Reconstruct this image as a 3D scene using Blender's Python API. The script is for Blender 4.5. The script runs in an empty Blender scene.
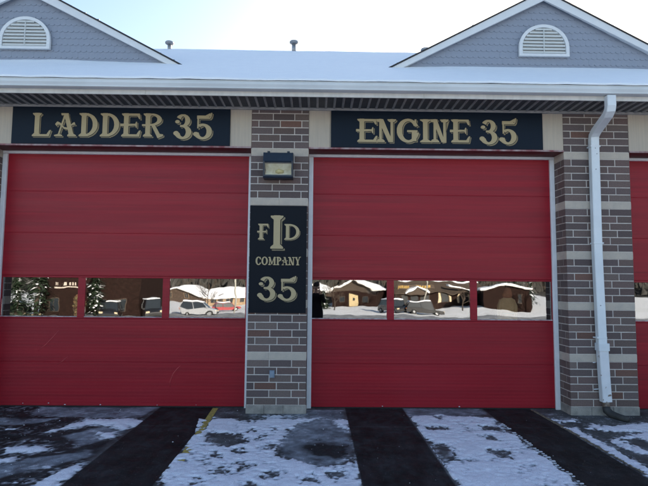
import bpy, bmesh, math, random
import numpy as np
from mathutils import Vector, Matrix
from math import radians as R, pi, sin, cos
random.seed(7); RS = np.random.RandomState(11)
S = bpy.context.scene; COL = S.collection

# ------------------------------------------------------------------ camera, world, sun, exposure
cd = bpy.data.cameras.new('camera'); cam = bpy.data.objects.new('camera', cd); COL.objects.link(cam); S.camera = cam
cd.sensor_width = 36; cd.sensor_fit = 'HORIZONTAL'; cd.lens = 511.79/648*36; cd.clip_start = 0.02; cd.clip_end = 3000
YAW, PIT, ROL = 0.0135, 0.0799, 0.0086
F_ = Vector((sin(YAW)*cos(PIT), cos(YAW)*cos(PIT), sin(PIT))); R_ = Vector((cos(YAW), -sin(YAW), 0)); U_ = R_.cross(F_)
R2 = R_*cos(ROL) + U_*sin(ROL); U2 = -R_*sin(ROL) + U_*cos(ROL)
m4 = Matrix((R2, U2, -F_)).transposed().to_4x4(); m4.translation = Vector((0.9446, -7.1247, 1.7619)); cam.matrix_world = m4

SUN_EL, SUN_AZ = R(19), R(27)          # azimuth from +Y (behind the station) towards +X
w = bpy.data.worlds.new('World'); S.world = w; w.use_nodes = True; nt = w.node_tree
sky = nt.nodes.new('ShaderNodeTexSky'); sky.sky_type = 'NISHITA'; sky.sun_disc = False
sky.sun_elevation = SUN_EL; sky.sun_rotation = SUN_AZ; sky.air_density = 1.0; sky.dust_density = 1.3; sky.ozone_density = 1.2
bg = nt.nodes['Background']; bg.inputs['Strength'].default_value = 0.075
nt.links.new(sky.outputs[0], bg.inputs[0])
sl = bpy.data.lights.new('sun', 'SUN'); sl.energy = 5.0; sl.angle = R(0.5); sl.color = (1, .91, .78)
so = bpy.data.objects.new('sun', sl); COL.objects.link(so); so.location = (30, 40, 40)
sd = Vector((cos(SUN_EL)*sin(SUN_AZ), cos(SUN_EL)*cos(SUN_AZ), sin(SUN_EL)))
so.rotation_euler = sd.to_track_quat('Z', 'Y').to_euler()
S.view_settings.view_transform = 'Standard'; S.view_settings.look = 'None'; S.view_settings.gamma = 1
S.view_settings.use_curve_mapping = False; S.view_settings.exposure = 2.1

# ------------------------------------------------------------------ materials
def mat(name, col, rough=.7, metal=0, noise=None, bump=None, coat=0, spec=.5, attr=None, streak=None, spk=None):
    """noise=(scale, amount, [second colour])  bump=(scale, strength, distance)  streak=(sx,sy,sz, amount, colour)"""
    m = bpy.data.materials.new(name); m.use_nodes = True; t = m.node_tree; N = t.nodes; L = t.links
    p = N['Principled BSDF']; p.inputs['Roughness'].default_value = rough; p.inputs['Metallic'].default_value = metal
    p.inputs['Specular IOR Level'].default_value = spec; p.inputs['Coat Weight'].default_value = coat
    tc = N.new('ShaderNodeTexCoord')
    rgb = N.new('ShaderNodeRGB'); rgb.outputs[0].default_value = (*col, 1); out = rgb.outputs[0]
    if attr:
        a = N.new('ShaderNodeAttribute'); a.attribute_name = attr; out = a.outputs['Color']
    def mix(a, b, fac, mode='MIX'):
        x = N.new('ShaderNodeMix'); x.data_type = 'RGBA'; x.blend_type = mode
        L.new(fac, x.inputs[0]); L.new(a, x.inputs[6]) 
        if hasattr(b, 'is_linked'): L.new(b, x.inputs[7])
        else: x.inputs[7].default_value = (*b, 1)
        return x.outputs[2]
    def tex(scale, detail=6, vec=None, lo=.35, hi=.65, top=1.0):
        n = N.new('ShaderNodeTexNoise'); n.inputs['Scale'].default_value = scale; n.inputs['Detail'].default_value = detail
        L.new(vec or tc.outputs['Object'], n.inputs['Vector'])
        r = N.new('ShaderNodeMapRange'); r.inputs[1].default_value = lo; r.inputs[2].default_value = hi; r.inputs[4].default_value = top
        L.new(n.outputs[0], r.inputs[0]); return r.outputs[0], n
    def scaled(s):
        mp = N.new('ShaderNodeMapping'); mp.inputs['Scale'].default_value = s; L.new(tc.outputs['Object'], mp.inputs[0]); return mp.outputs[0]
    if noise:
        c2 = noise[2] if len(noise) > 2 else tuple(c*.55 for c in col)
        f, _ = tex(noise[0], top=noise[1]); out = mix(out, c2, f)
    if streak:
        f, _ = tex(1, 4, scaled(streak[:3]), top=streak[3]); out = mix(out, streak[4], f)
    if spk:
        f, _ = tex(spk[0], 3, None, spk[1], spk[1]+.06, spk[2]); out = mix(out, spk[3], f)
    L.new(out, p.inputs['Base Color'])
    if bump:
        _, n = tex(bump[0], 5)
        b = N.new('ShaderNodeBump'); b.inputs['Strength'].default_value = bump[1]; b.inputs['Distance'].default_value = bump[2]
        L.new(n.outputs[0], b.inputs['Height']); L.new(b.outputs[0], p.inputs['Normal'])
    return m

M = {}
M['brick'] = mat('brick', (.12, .09, .09), .85, attr='tone', noise=(60, .25, (.05, .04, .04)), bump=(140, .5, .003), spec=0.2)
M['mortar'] = mat('mortar', (.62, .555, .51), .95, noise=(12, .7, (.46, .41, .38)), bump=(200, .4, .002), spec=0.15)
M['stone'] = mat('band_stone', (.54, .465, .39), .9, noise=(9, .6, (.42, .37, .33)), spk=(160, .56, .35, (.24, .23, .21)), bump=(120, .6, .003), spec=0.2)
M['base_stone'] = mat('base_stone', (.38, .345, .31), .9, noise=(7, .8, (.19, .18, .17)), spk=(120, .55, .4, (.14, .13, .12)), bump=(100, .6, .003), spec=0.2)
M['panel'] = mat('panel_stone', (.55, .465, .375), .9, streak=(40, 6, 1.6, .45, (.41, .36, .31)), noise=(3, .4, (.44, .385, .335)), bump=(90, .6, .003), spec=0.2)
M['lintel'] = mat('lintel_red', (.11, .010, .016), .55, noise=(5, .5, (.075, .008, .013)))
M['lintel_edge'] = mat('lintel_edge', (.22, .06, .07), .7, streak=(9, 5, 5, .9, (.45, .36, .36)))
M['alu'] = mat('white_frame', (.80, .79, .82), .4, noise=(14, .3, (.66, .65, .67)))
M['navy'] = mat('sign_navy', (.004, .011, .024), .5, noise=(4, .5, (.003, .009, .019)), spec=.18)
M['navydark'] = mat('sign_black', (.003, .006, .012), .5, noise=(4, .5, (.002, .004, .009)), spec=.15)
M['gold'] = mat('letter_gold', (.47, .37, .215), .65, noise=(40, .25, (.41, .32, .185)), spec=.3)
M['gold2'] = mat('letter_shadow', (.28, .225, .135), .65, spec=.3)
M['gutter'] = mat('gutter_white', (.69, .715, .735), .4, noise=(2.2, .5, (.52, .545, .56)), bump=(2.5, .15, .02))
M['fascia'] = mat('fascia_white', (.68, .645, .61), .6, streak=(14, 3, .8, .35, (.45, .44, .41)))
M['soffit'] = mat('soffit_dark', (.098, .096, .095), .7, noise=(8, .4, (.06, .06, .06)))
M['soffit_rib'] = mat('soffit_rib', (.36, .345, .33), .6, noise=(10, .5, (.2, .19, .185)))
M['snow'] = mat('snow', (.88, .895, .92), .65, noise=(6, .25, (.80, .80, .85)), bump=(38, .5, .012), spec=.25)
M['snowg'] = mat('snow_ground', (.86, .86, .93), .7, attr='tone', noise=(16, .25, (.62, .64, .72)), spk=(95, .63, .7, (.16, .16, .17)), bump=(75, .7, .007), spec=.3)
M['lug'] = mat('snow_lug', (.62, .62, .67), .8)
M['siding'] = mat('scalloped_siding', (.25, .28, .345), .75, noise=(22, .4, (.225, .255, .315)))
M['trim'] = mat('white_trim', (.66, .68, .70), .55, noise=(6, .25, (.55, .57, .59)))
M['trimv'] = mat('vent_louver', (.55, .57, .56), .6, noise=(12, .3, (.46, .48, .47)))
M['shingle'] = mat('roof_shingle', (.035, .035, .038), .9, noise=(30, .5), bump=(60, .5, .01))
M['spout'] = mat('downspout_paint', (.75, .775, .80), .42, noise=(5, .3, (.55, .585, .63)))
M['rustspout'] = mat('downspout_chipped', (.74, .74, .77), .5, noise=(7, .3, (.50, .52, .55)), spk=(13, .64, .9, (.16, .10, .07)))
M['rust'] = mat('rust', (.12, .07, .045), .85, noise=(30, .7, (.35, .30, .26)))
M['blackpipe'] = mat('black_boot', (.030, .030, .030), .7, noise=(20, .5, (.06, .055, .05)), bump=(50, .4, .004))
M['lamp_body'] = mat('lamp_bronze', (.012, .022, .040), .4, noise=(20, .4, (.008, .013, .024)))
M['lampin'] = mat('lamp_reflector', (.75, .72, .58), .5, noise=(14, .7, (.5, .43, .25)))
M['outlet'] = mat('outlet_grey', (.22, .28, .36), .5, noise=(20, .3))
M['galv'] = mat('galvanised', (.30, .31, .33), .45, .6, noise=(20, .4, (.18, .18, .19)))
M['dark_int'] = mat('bay_interior', (.016, .016, .017), .9, noise=(2, .4))
M['rubber'] = mat('rubber', (.015, .015, .015), .8, noise=(30, .3))
M['coat_tan'] = mat('tan_canvas', (.74, .52, .26), .85, noise=(14, .5, (.50, .34, .16)), bump=(30, .6, .01), spec=0.1)
M['coat_red'] = mat('brown_leather', (.45, .17, .08), .7, noise=(14, .5, (.10, .03, .02)), bump=(30, .5, .01), spec=0.1)
M['reflect'] = mat('reflective_tape', (.55, .52, .30), .4)

def glass_mat(name, refl, tint=(.86, .88, .88), rough=.028):
    m = bpy.data.materials.new(name); m.use_nodes = True; t = m.node_tree; N = t.nodes; L = t.links
    N.remove(N['Principled BSDF']); o = N['Material Output']
    g = N.new('ShaderNodeBsdfGlossy'); g.inputs['Roughness'].default_value = rough; g.inputs['Color'].default_value = (1, 1, 1, 1)
    tr = N.new('ShaderNodeBsdfTransparent'); tr.inputs['Color'].default_value = (*tint, 1)
    fr = N.new('ShaderNodeFresnel'); fr.inputs['IOR'].default_value = 1.5
    mr = N.new('ShaderNodeMapRange'); mr.inputs[1].default_value = .04; mr.inputs[2].default_value = 1; mr.inputs[3].default_value = refl; mr.inputs[4].default_value = 1
    mx = N.new('ShaderNodeMixShader'); L.new(fr.outputs[0], mr.inputs[0]); L.new(mr.outputs[0], mx.inputs[0])
    L.new(tr.outputs[0], mx.inputs[1]); L.new(g.outputs[0], mx.inputs[2]); L.new(mx.outputs[0], o.inputs[0])
    tc = N.new('ShaderNodeTexCoord'); n = N.new('ShaderNodeTexNoise'); n.inputs['Scale'].default_value = 2.3; n.inputs['Detail'].default_value = 1.5
    L.new(tc.outputs['Object'], n.inputs[0]); b = N.new('ShaderNodeBump'); b.inputs['Strength'].default_value = .36; b.inputs['Distance'].default_value = .004
    L.new(n.outputs[0], b.inputs['Height']); L.new(b.outputs[0], g.inputs['Normal'])
    return m
M['glass'] = glass_mat('window_glass', .20, (.92, .93, .93), .012)
M['lens'] = glass_mat('lamp_lens', .05, (.95, .95, .92), .25)

def door_mat():
    m = bpy.data.materials.new('door_red'); m.use_nodes = True; t = m.node_tree; N = t.nodes; L = t.links
    p = N['Principled BSDF']; p.inputs['Specular IOR Level'].default_value = .27
    tc = N.new('ShaderNodeTexCoord')
    def noise(s, sc=1, det=4):
        mp = N.new('ShaderNodeMapping'); mp.inputs['Scale'].default_value = s; L.new(tc.outputs['Object'], mp.inputs[0])
        n = N.new('ShaderNodeTexNoise'); n.inputs['Scale'].default_value = sc; n.inputs['Detail'].default_value = det; L.new(mp.outputs[0], n.inputs[0]); return n.outputs[0]
    def rng(o, a, b, c, d):
        r = N.new('ShaderNodeMapRange'); r.inputs[1].default_value = a; r.inputs[2].default_value = b; r.inputs[3].default_value = c; r.inputs[4].default_value = d
        L.new(o, r.inputs[0]); return r.outputs[0]
    def mix(a, b, f):
        x = N.new('ShaderNodeMix'); x.data_type = 'RGBA'; L.new(f, x.inputs[0])
        for i, c in ((6, a), (7, b)):
            if isinstance(c, tuple): x.inputs[i].default_value = (*c, 1)
            else: L.new(c, x.inputs[i])
        return x.outputs[2]
    a = mix((.325, .0095, .022), (.265, .0085, .020), rng(noise((.35, 1, 11)), .35, .65, 0, 1))
    a = mix(a, (.40, .012, .025), rng(noise((.5, 1, 38)), .5, .75, 0, .55))
    a = mix(a, (.17, .008, .015), rng(noise((.8, 1, 60), 1, 5), .56, .72, 0, .5))
    L.new(a, p.inputs['Base Color']); L.new(rng(noise((.5, 1, 8)), .3, .7, .34, .46), p.inputs['Roughness'])
    wv = N.new('ShaderNodeTexWave'); wv.bands_direction = 'Z'; wv.inputs['Scale'].default_value = 6.6; L.new(tc.outputs['Object'], wv.inputs[0])
    ad = N.new('ShaderNodeMath'); ad.operation = 'MULTIPLY_ADD'; L.new(noise((.6, 1, 22)), ad.inputs[0]); ad.inputs[1].default_value = 1.2; L.new(wv.outputs[1], ad.inputs[2])
    ad2 = N.new('ShaderNodeMath'); ad2.operation = 'MULTIPLY_ADD'; L.new(noise((1, 1, 1.2), 2.2, 3), ad2.inputs[0]); ad2.inputs[1].default_value = 3.0; L.new(ad.outputs[0], ad2.inputs[2])
    b = N.new('ShaderNodeBump'); b.inputs['Strength'].default_value = .22; b.inputs['Distance'].default_value = .0014
    L.new(ad2.outputs[0], b.inputs['Height']); L.new(b.outputs[0], p.inputs['Normal'])
    return m
M['door'] = door_mat()

def asphalt_mat():
    m = bpy.data.materials.new('apron_asphalt'); m.use_nodes = True; t = m.node_tree; N = t.nodes; L = t.links
    p = N['Principled BSDF']; tc = N.new('ShaderNodeTexCoord')
    a = N.new('ShaderNodeAttribute'); a.attribute_name = 'tone'
    n = N.new('ShaderNodeTexNoise'); n.inputs['Scale'].default_value = 150; n.inputs['Detail'].default_value = 4; L.new(tc.outputs['Object'], n.inputs[0])
    n2 = N.new('ShaderNodeTexNoise'); n2.inputs['Scale'].default_value = 9; n2.inputs['Detail'].default_value = 5; L.new(tc.outputs['Object'], n2.inputs[0])
    r = N.new('ShaderNodeMapRange'); r.inputs[1].default_value = .3; r.inputs[2].default_value = .7; r.inputs[3].default_value = .35; r.inputs[4].default_value = 1.8; L.new(n.outputs[0], r.inputs[0])
    r2 = N.new('ShaderNodeMapRange'); r2.inputs[1].default_value = .3; r2.inputs[2].default_value = .7; r2.inputs[3].default_value = .7; r2.inputs[4].default_value = 1.25; L.new(n2.outputs[0], r2.inputs[0])
    mu = N.new('ShaderNodeMath'); mu.operation = 'MULTIPLY'; L.new(r.outputs[0], mu.inputs[0]); L.new(r2.outputs[0], mu.inputs[1])
    vm = N.new('ShaderNodeVectorMath'); vm.operation = 'SCALE'; L.new(a.outputs['Color'], vm.inputs[0]); L.new(mu.outputs[0], vm.inputs['Scale'])
    # grit and salt specks
    n3 = N.new('ShaderNodeTexNoise'); n3.inputs['Scale'].default_value = 70; n3.inputs['Detail'].default_value = 2; L.new(tc.outputs['Object'], n3.inputs[0])
    r3 = N.new('ShaderNodeMapRange'); r3.inputs[1].default_value = .69; r3.inputs[2].default_value = .73; L.new(n3.outputs[0], r3.inputs[0])
    mx = N.new('ShaderNodeMix'); mx.data_type = 'RGBA'; L.new(r3.outputs[0], mx.inputs[0]); L.new(vm.outputs[0], mx.inputs[6]); mx.inputs[7].default_value = (.25, .25, .26, 1)
    L.new(mx.outputs[2], p.inputs['Base Color']); 
    r4 = N.new('ShaderNodeMapRange'); r4.inputs[1].default_value = .3; r4.inputs[2].default_value = .7; r4.inputs[3].default_value = .55; r4.inputs[4].default_value = .85; L.new(n2.outputs[0], r4.inputs[0])
    L.new(r4.outputs[0], p.inputs['Roughness']); p.inputs['Specular IOR Level'].default_value = .25
    b = N.new('ShaderNodeBump'); b.inputs['Strength'].default_value = .7; b.inputs['Distance'].default_value = .006; L.new(n.outputs[0], b.inputs['Height']); L.new(b.outputs[0], p.inputs['Normal'])
    return m
M['asphalt'] = asphalt_mat()
M['lot'] = mat('snowy_lot', (.045, .047, .052), .8, noise=(.7, 1, (.62, .64, .68)), bump=(20, .4, .02))
M['field'] = mat('snow_field', (.74, .75, .77), .8, noise=(.35, .5, (.5, .5, .48)), bump=(3, .6, .08))
M['road'] = mat('road_asphalt', (.10, .10, .105), .8, noise=(1.2, .8, (.35, .36, .38)))
M['yellow'] = mat('line_yellow', (.56, .42, .09), .8, noise=(25, .6, (.22, .18, .08)), spk=(50, .58, .8, (.06, .06, .06)))
M['yellow2'] = mat('line_faded', (.30, .24, .14), .8, noise=(25, 1, (.12, .10, .08)), spk=(50, .5, .8, (.05, .05, .05)))

# ------------------------------------------------------------------ mesh helpers
def link(name, me, m=None, parent=None, smooth=False):
    o = bpy.data.objects.new(name, me); COL.objects.link(o)
    if m is not None: me.materials.append(M[m] if isinstance(m, str) else m)
    if parent is not None: o.parent = parent
    if smooth: me.shade_smooth()
    return o
class MB:
    def __init__(s): s.v = []; s.f = []; s.c = []
    def box(s, x0, x1, y0, y1, z0, z1, ch=0, col=None, T=None):
        """box, optionally chamfered by ch"""
        if ch <= 0:
            pts = [(x, y, z) for z in (z0, z1) for x, y in ((x0, y0), (x1, y0), (x1, y1), (x0, y1))]
            fs = [(3, 2, 1, 0), (4, 5, 6, 7), (0, 1, 5, 4), (1, 2, 6, 5), (2, 3, 7, 6), (3, 0, 4, 7)]
        else:
            # two-ring chamfered box (front -Y face inset)
            pts = [(x0, y0+ch, z0), (x1, y0+ch, z0), (x1, y0+ch, z1), (x0, y0+ch, z1),
                   (x0+ch, y0, z0+ch), (x1-ch, y0, z0+ch), (x1-ch, y0, z1-ch), (x0+ch, y0, z1-ch),
                   (x0, y1, z0), (x1, y1, z0), (x1, y1, z1), (x0, y1, z1)]
            fs = [(4, 5, 6, 7), (0, 1, 5, 4), (1, 2, 6, 5), (2, 3, 7, 6), (3, 0, 4, 7),
                  (1, 0, 8, 9), (2, 1, 9, 10), (3, 2, 10, 11), (0, 3, 11, 8), (11, 10, 9, 8)]
        n = len(s.v); s.v += [tuple(T @ Vector(p)) for p in pts] if T else pts; s.f += [tuple(n+i for i in f) for f in fs]
        if col is not None: s.c += [col]*len(pts)
        return s
    def prism(s, poly, axis, a, b, T=None):
        """extrude a 2-D polygon along axis ('x','y','z') from a to b"""
        n = len(s.v); k = len(poly)
        def p3(u, v, w_): return {'x': (w_, u, v), 'y': (u, w_, v), 'z': (u, v, w_)}[axis]
        pts = [p3(u, v, a) for u, v in poly] + [p3(u, v, b) for u, v in poly]
        s.v += [tuple(T @ Vector(p)) for p in pts] if T else pts
        s.f += [tuple(range(n+k-1, n-1, -1)), tuple(range(n+k, n+2*k))] + [(n+i, n+(i+1) % k, n+k+(i+1) % k, n+k+i) for i in range(k)]
        return s
    def tube(s, pts, rad, seg=12, cap=True, sq=None):
        """tube along points; rad number or list; sq=(w,d) rectangular section"""
        pts = [Vector(p) for p in pts]; rad = rad if isinstance(rad, (list, tuple)) else [rad]*len(pts)
        n0 = len(s.v); prev = None
        for i, p in enumerate(pts):
            d = (pts[min(i+1, len(pts)-1)] - pts[max(i-1, 0)]).normalized()
            if prev is None:
                a = Vector((0, 0, 1)) if abs(d.z) < .9 else Vector((1, 0, 0)); x = d.cross(a).normalized()
            else: x = (prev - d*prev.dot(d)).normalized()
            prev = x; y = d.cross(x)
            for j in range(seg):
                t = 2*pi*j/seg; s.v.append(tuple(p + (x*cos(t) + y*sin(t))*rad[i]))
        for i in range(len(pts)-1):
            for j in range(seg):
                a = n0+i*seg+j; b = n0+i*seg+(j+1) % seg; s.f.append((a, b, b+seg, a+seg))
        if cap: s.f += [tuple(n0+seg-1-j for j in range(seg)), tuple(n0+(len(pts)-1)*seg+j for j in range(seg))]
        return s
    def quadstrip(s, A, B, closed=False):
        n = len(s.v); k = len(A); s.v += [tuple(p) for p in A] + [tuple(p) for p in B]
        s.f += [(n+i, n+(i+1) % k, n+k+(i+1) % k, n+k+i) for i in range(k if closed else k-1)]; return s
    def build(s, name, m, parent=None, smooth=False, fix=True):
        me = bpy.data.meshes.new(name); me.from_pydata(s.v, [], s.f); me.update()
        if s.c:
            a = me.color_attributes.new('tone', 'FLOAT_COLOR', 'POINT'); a.data.foreach_set('color', np.array([(*c, 1) for c in s.c], 'f').ravel())
        if fix:
            bm = bmesh.new(); bm.from_mesh(me); bmesh.ops.recalc_face_normals(bm, faces=bm.faces); bm.to_mesh(me); bm.free()
        return link(name, me, m, parent, smooth)
def tag(o, label=None, cat=None, group=None, kind=None):
    if label: o['label'] = label
    if cat: o['category'] = cat
    if group: o['group'] = group
    if kind: o['kind'] = kind
    return o
def empty(name, loc=(0, 0, 0), rz=0, parent=None):
    o = bpy.data.objects.new(name, None); COL.objects.link(o); o.location = loc; o.rotation_euler = (0, 0, rz); o.empty_display_size = .3
    if parent: o.parent = parent
    return o
def grid_mesh(name, xs, ys, Z, m, parent=None, smooth=True, keep=None, tone=None):
    nx, ny = len(xs), len(ys); X, Y = np.meshgrid(xs, ys)
    co = np.stack([X, Y, Z], -1).reshape(-1, 3)
    i = np.arange(nx*ny).reshape(ny, nx); q = np.stack([i[:-1, :-1], i[:-1, 1:], i[1:, 1:], i[1:, :-1]], -1).reshape(-1, 4)
    if keep is not None:
        q = q[keep.reshape(-1)[q].any(1)]
    used = np.zeros(nx*ny, bool); used[q.ravel()] = True; idx = -np.ones(nx*ny, int); idx[used] = np.arange(used.sum())
    co = co[used]; q = idx[q]
    me = bpy.data.meshes.new(name); me.vertices.add(len(co)); me.vertices.foreach_set('co', co.astype('f').ravel())
    me.loops.add(len(q)*4); me.loops.foreach_set('vertex_index', q.ravel().astype('i')); me.polygons.add(len(q))
    me.polygons.foreach_set('loop_start', (np.arange(len(q))*4).astype('i')); me.update(calc_edges=True); me.validate()
    if tone is not None:
        a = me.color_attributes.new('tone', 'FLOAT_COLOR', 'POINT')
        c = np.concatenate([tone.reshape(-1, 3)[used], np.ones((used.sum(), 1))], 1); a.data.foreach_set('color', c.astype('f').ravel())
    return link(name, me, m, parent, smooth)
def vnoise(X, Y, f, seed, oct=4, per=.5):
    out = np.zeros_like(X, float); amp = 1; tot = 0
    for o in range(oct):
        g = np.random.RandomState(seed+o*17).rand(256, 256); x = X*f + 37.3*o; y = Y*f + 11.7*o
        xi = np.floor(x).astype(int); yi = np.floor(y).astype(int); fx = x-xi; fy = y-yi; fx = fx*fx*(3-2*fx); fy = fy*fy*(3-2*fy)
        a = g[yi % 256, xi % 256]; b = g[yi % 256, (xi+1) % 256]; c = g[(yi+1) % 256, xi % 256]; d = g[(yi+1) % 256, (xi+1) % 256]
        out += amp*((a*(1-fx)+b*fx)*(1-fy) + (c*(1-fx)+d*fx)*fy); tot += amp; amp *= per; f *= 2
    return out/tot - .5
def polysd(X, Y, P):
    """signed distance, positive inside"""
    d = np.full(X.shape, 1e9); ins = np.zeros(X.shape, bool); n = len(P)
    for i in range(n):
        (ax, ay), (bx, by) = P[i], P[(i+1) % n]; ex, ey = bx-ax, by-ay
        t = np.clip(((X-ax)*ex + (Y-ay)*ey)/(ex*ex+ey*ey+1e-12), 0, 1)
        d = np.minimum(d, np.hypot(X-ax-t*ex, Y-ay-t*ey))
        c = ((ay > Y) != (by > Y)); 
        with np.errstate(divide='ignore', invalid='ignore'): xx = (bx-ax)*(Y-ay)/(by-ay if by != ay else 1e-12) + ax
        ins ^= c & (X < xx)
    return np.where(ins, d, -d)

# ------------------------------------------------------------------ ground
def terrain_z(y):
    t = np.clip((-14-np.asarray(y, float))/26, 0, 1); return -2.25*t*t*(3-2*t)
def build_ground():
    ys = np.concatenate([np.linspace(-600, -120, 9), np.linspace(-100, -44, 12), np.linspace(-41, -13, 29), np.array([-8, -3.4, -1, .2, 14, 60, 300])])
    xs = np.concatenate([np.linspace(-400, -60, 8), np.linspace(-50, 50, 21), np.linspace(60, 400, 8)])
    X, Y = np.meshgrid(xs, ys); Z = terrain_z(Y) - .006 + np.where(Y < -42, .25*vnoise(X, Y, .05, 3), 0)
    lot = [i for i in range(len(ys)) if ys[i] >= -16]
    a = np.array([y >= -16 for y in ys])
    keepN = np.repeat((~a)[:, None], len(xs), 1)
    o = grid_mesh('ground', xs, ys, Z, 'field', keep=keepN); tag(o, kind='structure')
    k = lot[0]-1 if False else lot[0]
    o = grid_mesh('parking_lot', xs, ys[k:], Z[k:], 'lot'); tag(o, kind='structure')
build_ground()
r_ = MB(); r_.box(-300, 300, -56, -47, -2.5, -2.08); tag(r_.build('road', 'road'), kind='structure')

# near apron: asphalt grid with colour map and snow height field
xs = np.arange(-5.2, 8.0, .0155); ys = np.arange(-4.6, .56, .0155); X, Y = np.meshgrid(xs, ys)
nA = vnoise(X, Y, 5, 1); nB = vnoise(X, Y, 22, 2, 3); nC = vnoise(X, Y, 1.6, 5); nD = vnoise(X, Y, 40, 12, 2); nS = vnoise(X, Y*.16, 26, 14, 3); nW = vnoise(X*.6, Y*2.2, 5, 8)
wx = X + .05*vnoise(X, Y, 3, 21); wy = Y + .05*vnoise(X, Y, 3, 22)
def band(x0, x1, s=.03): return np.clip(np.minimum(X-x0, x1-X)/s, 0, 1)
patchA = [(-2.2, -.90), (-2.05, -.55), (-2.0, -.30), (-1.8, -.36), (-1.40, -.28), (-1.27, -.42), (-1.30, -.66), (-1.36, -.84), (-1.60, -.66), (-1.85, -.60), (-2.0, -.74)]
small = [(-1.57, -.93), (-1.40, -.89), (-1.33, -1.1), (-1.46, -1.16)]
st1 = [(-2.32, -1.49), (-1.96, -1.44), (-1.86, -1.54), (-1.99, -1.64), (-2.22, -1.66)]
st2 = [(-2.25, -1.93), (-2.07, -1.77), (-2.0, -1.85), (-2.10, -1.98)]
st3 = [(-1.50, -2.6), (-1.42, -2.2), (-1.36, -1.97), (-1.29, -2.03), (-1.30, -2.3), (-1.36, -2.65)]
iceP = [[(-2.2, -2.30), (-2.15, -2.03), (-1.85, -1.80), (-1.43, -1.55), (-1.33, -1.7), (-1.60, -2.05), (-1.95, -2.4)],
        [(-1.95, -1.05), (-1.66, -.72), (-1.32, -.84), (-1.42, -1.2), (-1.60, -1.40)],
        [(-2.9, .30), (-1.30, .30), (-1.34, -.25), (-2.2, -.24), (-2.8, -.1)],
        [(-3.4, -.35), (-2.4, -.3), (-2.6, -.6), (-3.3, -.6)],
        [(.55, -1.2), (.72, -.50), (1.0, -.25), (1.33, -.30), (1.33, -1.6), (1.22, -1.95), (.99, -2.03), (.78, -1.9), (.60, -1.68)],
        [(.45, .2), (1.3, .2), (1.3, -.3), (.6, -.35)], [(2.2, .4), (3.3, .4), (3.25, .0), (2.9, -.12), (2.2, -.12)]]
def mx(*a):
    r = a[0]
    for b in a[1:]: r = np.maximum(r, b)
    return r
sdA = mx(*[polysd(wx, wy, p) for p in (patchA, small, st1, st2, st3)])
# snow margin field (positive = snow)
m = np.full(X.shape, -.3)
m = np.maximum(m, sdA*1.1 + .025 + .10*nA + .07*nB)
leftst = np.where(X < -1.35, -.105 + .30*nW + .10*nB - .05*(X < -3.6), -.3); m = np.maximum(m, leftst)
# between the tyre tracks, left of centre
eg = .475+.15*np.clip((Y+1.0)/1.0, 0, 1)
c = np.minimum(np.minimum(X+eg+.03*nB*2, 1.355-X), -.30-Y + .25*nA)*1.2
bare = mx(polysd(wx, wy, [(.50, -1.28), (.70, -.45), (1.02, -.22), (1.45, -.22), (1.45, -1.66), (1.22, -1.95), (.99, -2.02), (.78, -1.9), (.58, -1.7)]))
c = np.minimum(c, -bare*1.3 + .02)
c = np.minimum(c, .10) + .22*nA + .12*nB
hole = polysd(wx, wy, [(-.30, -.92), (.02, -1.0), (.16, -1.3), (.02, -1.46), (-.22, -1.36)]); c = np.minimum(c, -hole*1.2 - .035 + .16*nB + .18*nA)
for hx, hy, hr in ((-.1, -1.72, .05), (.14, -1.55, .06), (.22, -2.0, .055), (.05, -2.15, .07), (.33, -1.1, .05), (.45, -1.45, .07), (-.35, -1.85, .04), (.55, -2.25, .08), (.9, -2.35, .07),
                   (1.15, -2.22, .09), (.18, -.82, .05), (-.25, -1.1, .06), (.38, -2.45, .06), (.42, -.75, .05), (-.12, -2.4, .05)):
    c = np.minimum(c, np.hypot((X-hx), (Y-hy)*.75)*1.2 - hr*1.1 + .2*nB + .06*nA)
c = np.where((X > -eg) & (X < 1.36), c, -.3); m = np.maximum(m, c)
hp = .09 - np.hypot((X-.47)*.42, (Y+.16)) + .06*nA + .05*nB; m = np.maximum(m, np.where(Y < -.015, hp*.8, -.3))
p2 = polysd(wx, wy, [(1.18, -.34), (1.33, -.30), (1.35, -.85), (1.24, -.62)]); m = np.maximum(m, p2*1.2 + .06*nB + .01)
# between the two tracks of the right bay
e = np.minimum(np.minimum(X-2.215, 3.30-X), -.10-Y + .18*nA + .25*np.maximum(0, X-2.9)*-1)*1.3
e = np.minimum(e, .10) + .20*nA + .10*nB
for P in ([(2.22, -1.38), (2.36, -1.30), (2.44, -1.55), (2.34, -1.80), (2.2, -1.9)], [(2.80, -1.46), (3.0, -1.56), (2.96, -1.78), (2.78, -1.64)], [(2.35, -.62), (2.58, -.60), (2.55, -.74), (2.33, -.74)], [(3.0, -.55), (3.2, -.6), (3.2, -.8), (3.0, -.74)], [(2.9, -1.0), (3.02, -.95), (3.05, -1.15), (2.92, -1.16)]):
    e = np.minimum(e, -polysd(wx, wy, P)*1.3 - .01 + .10*nB + .10*nA)
e = np.where((X > 2.2) & (X < 3.31), e, -.3); m = np.maximum(m, e)
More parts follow.
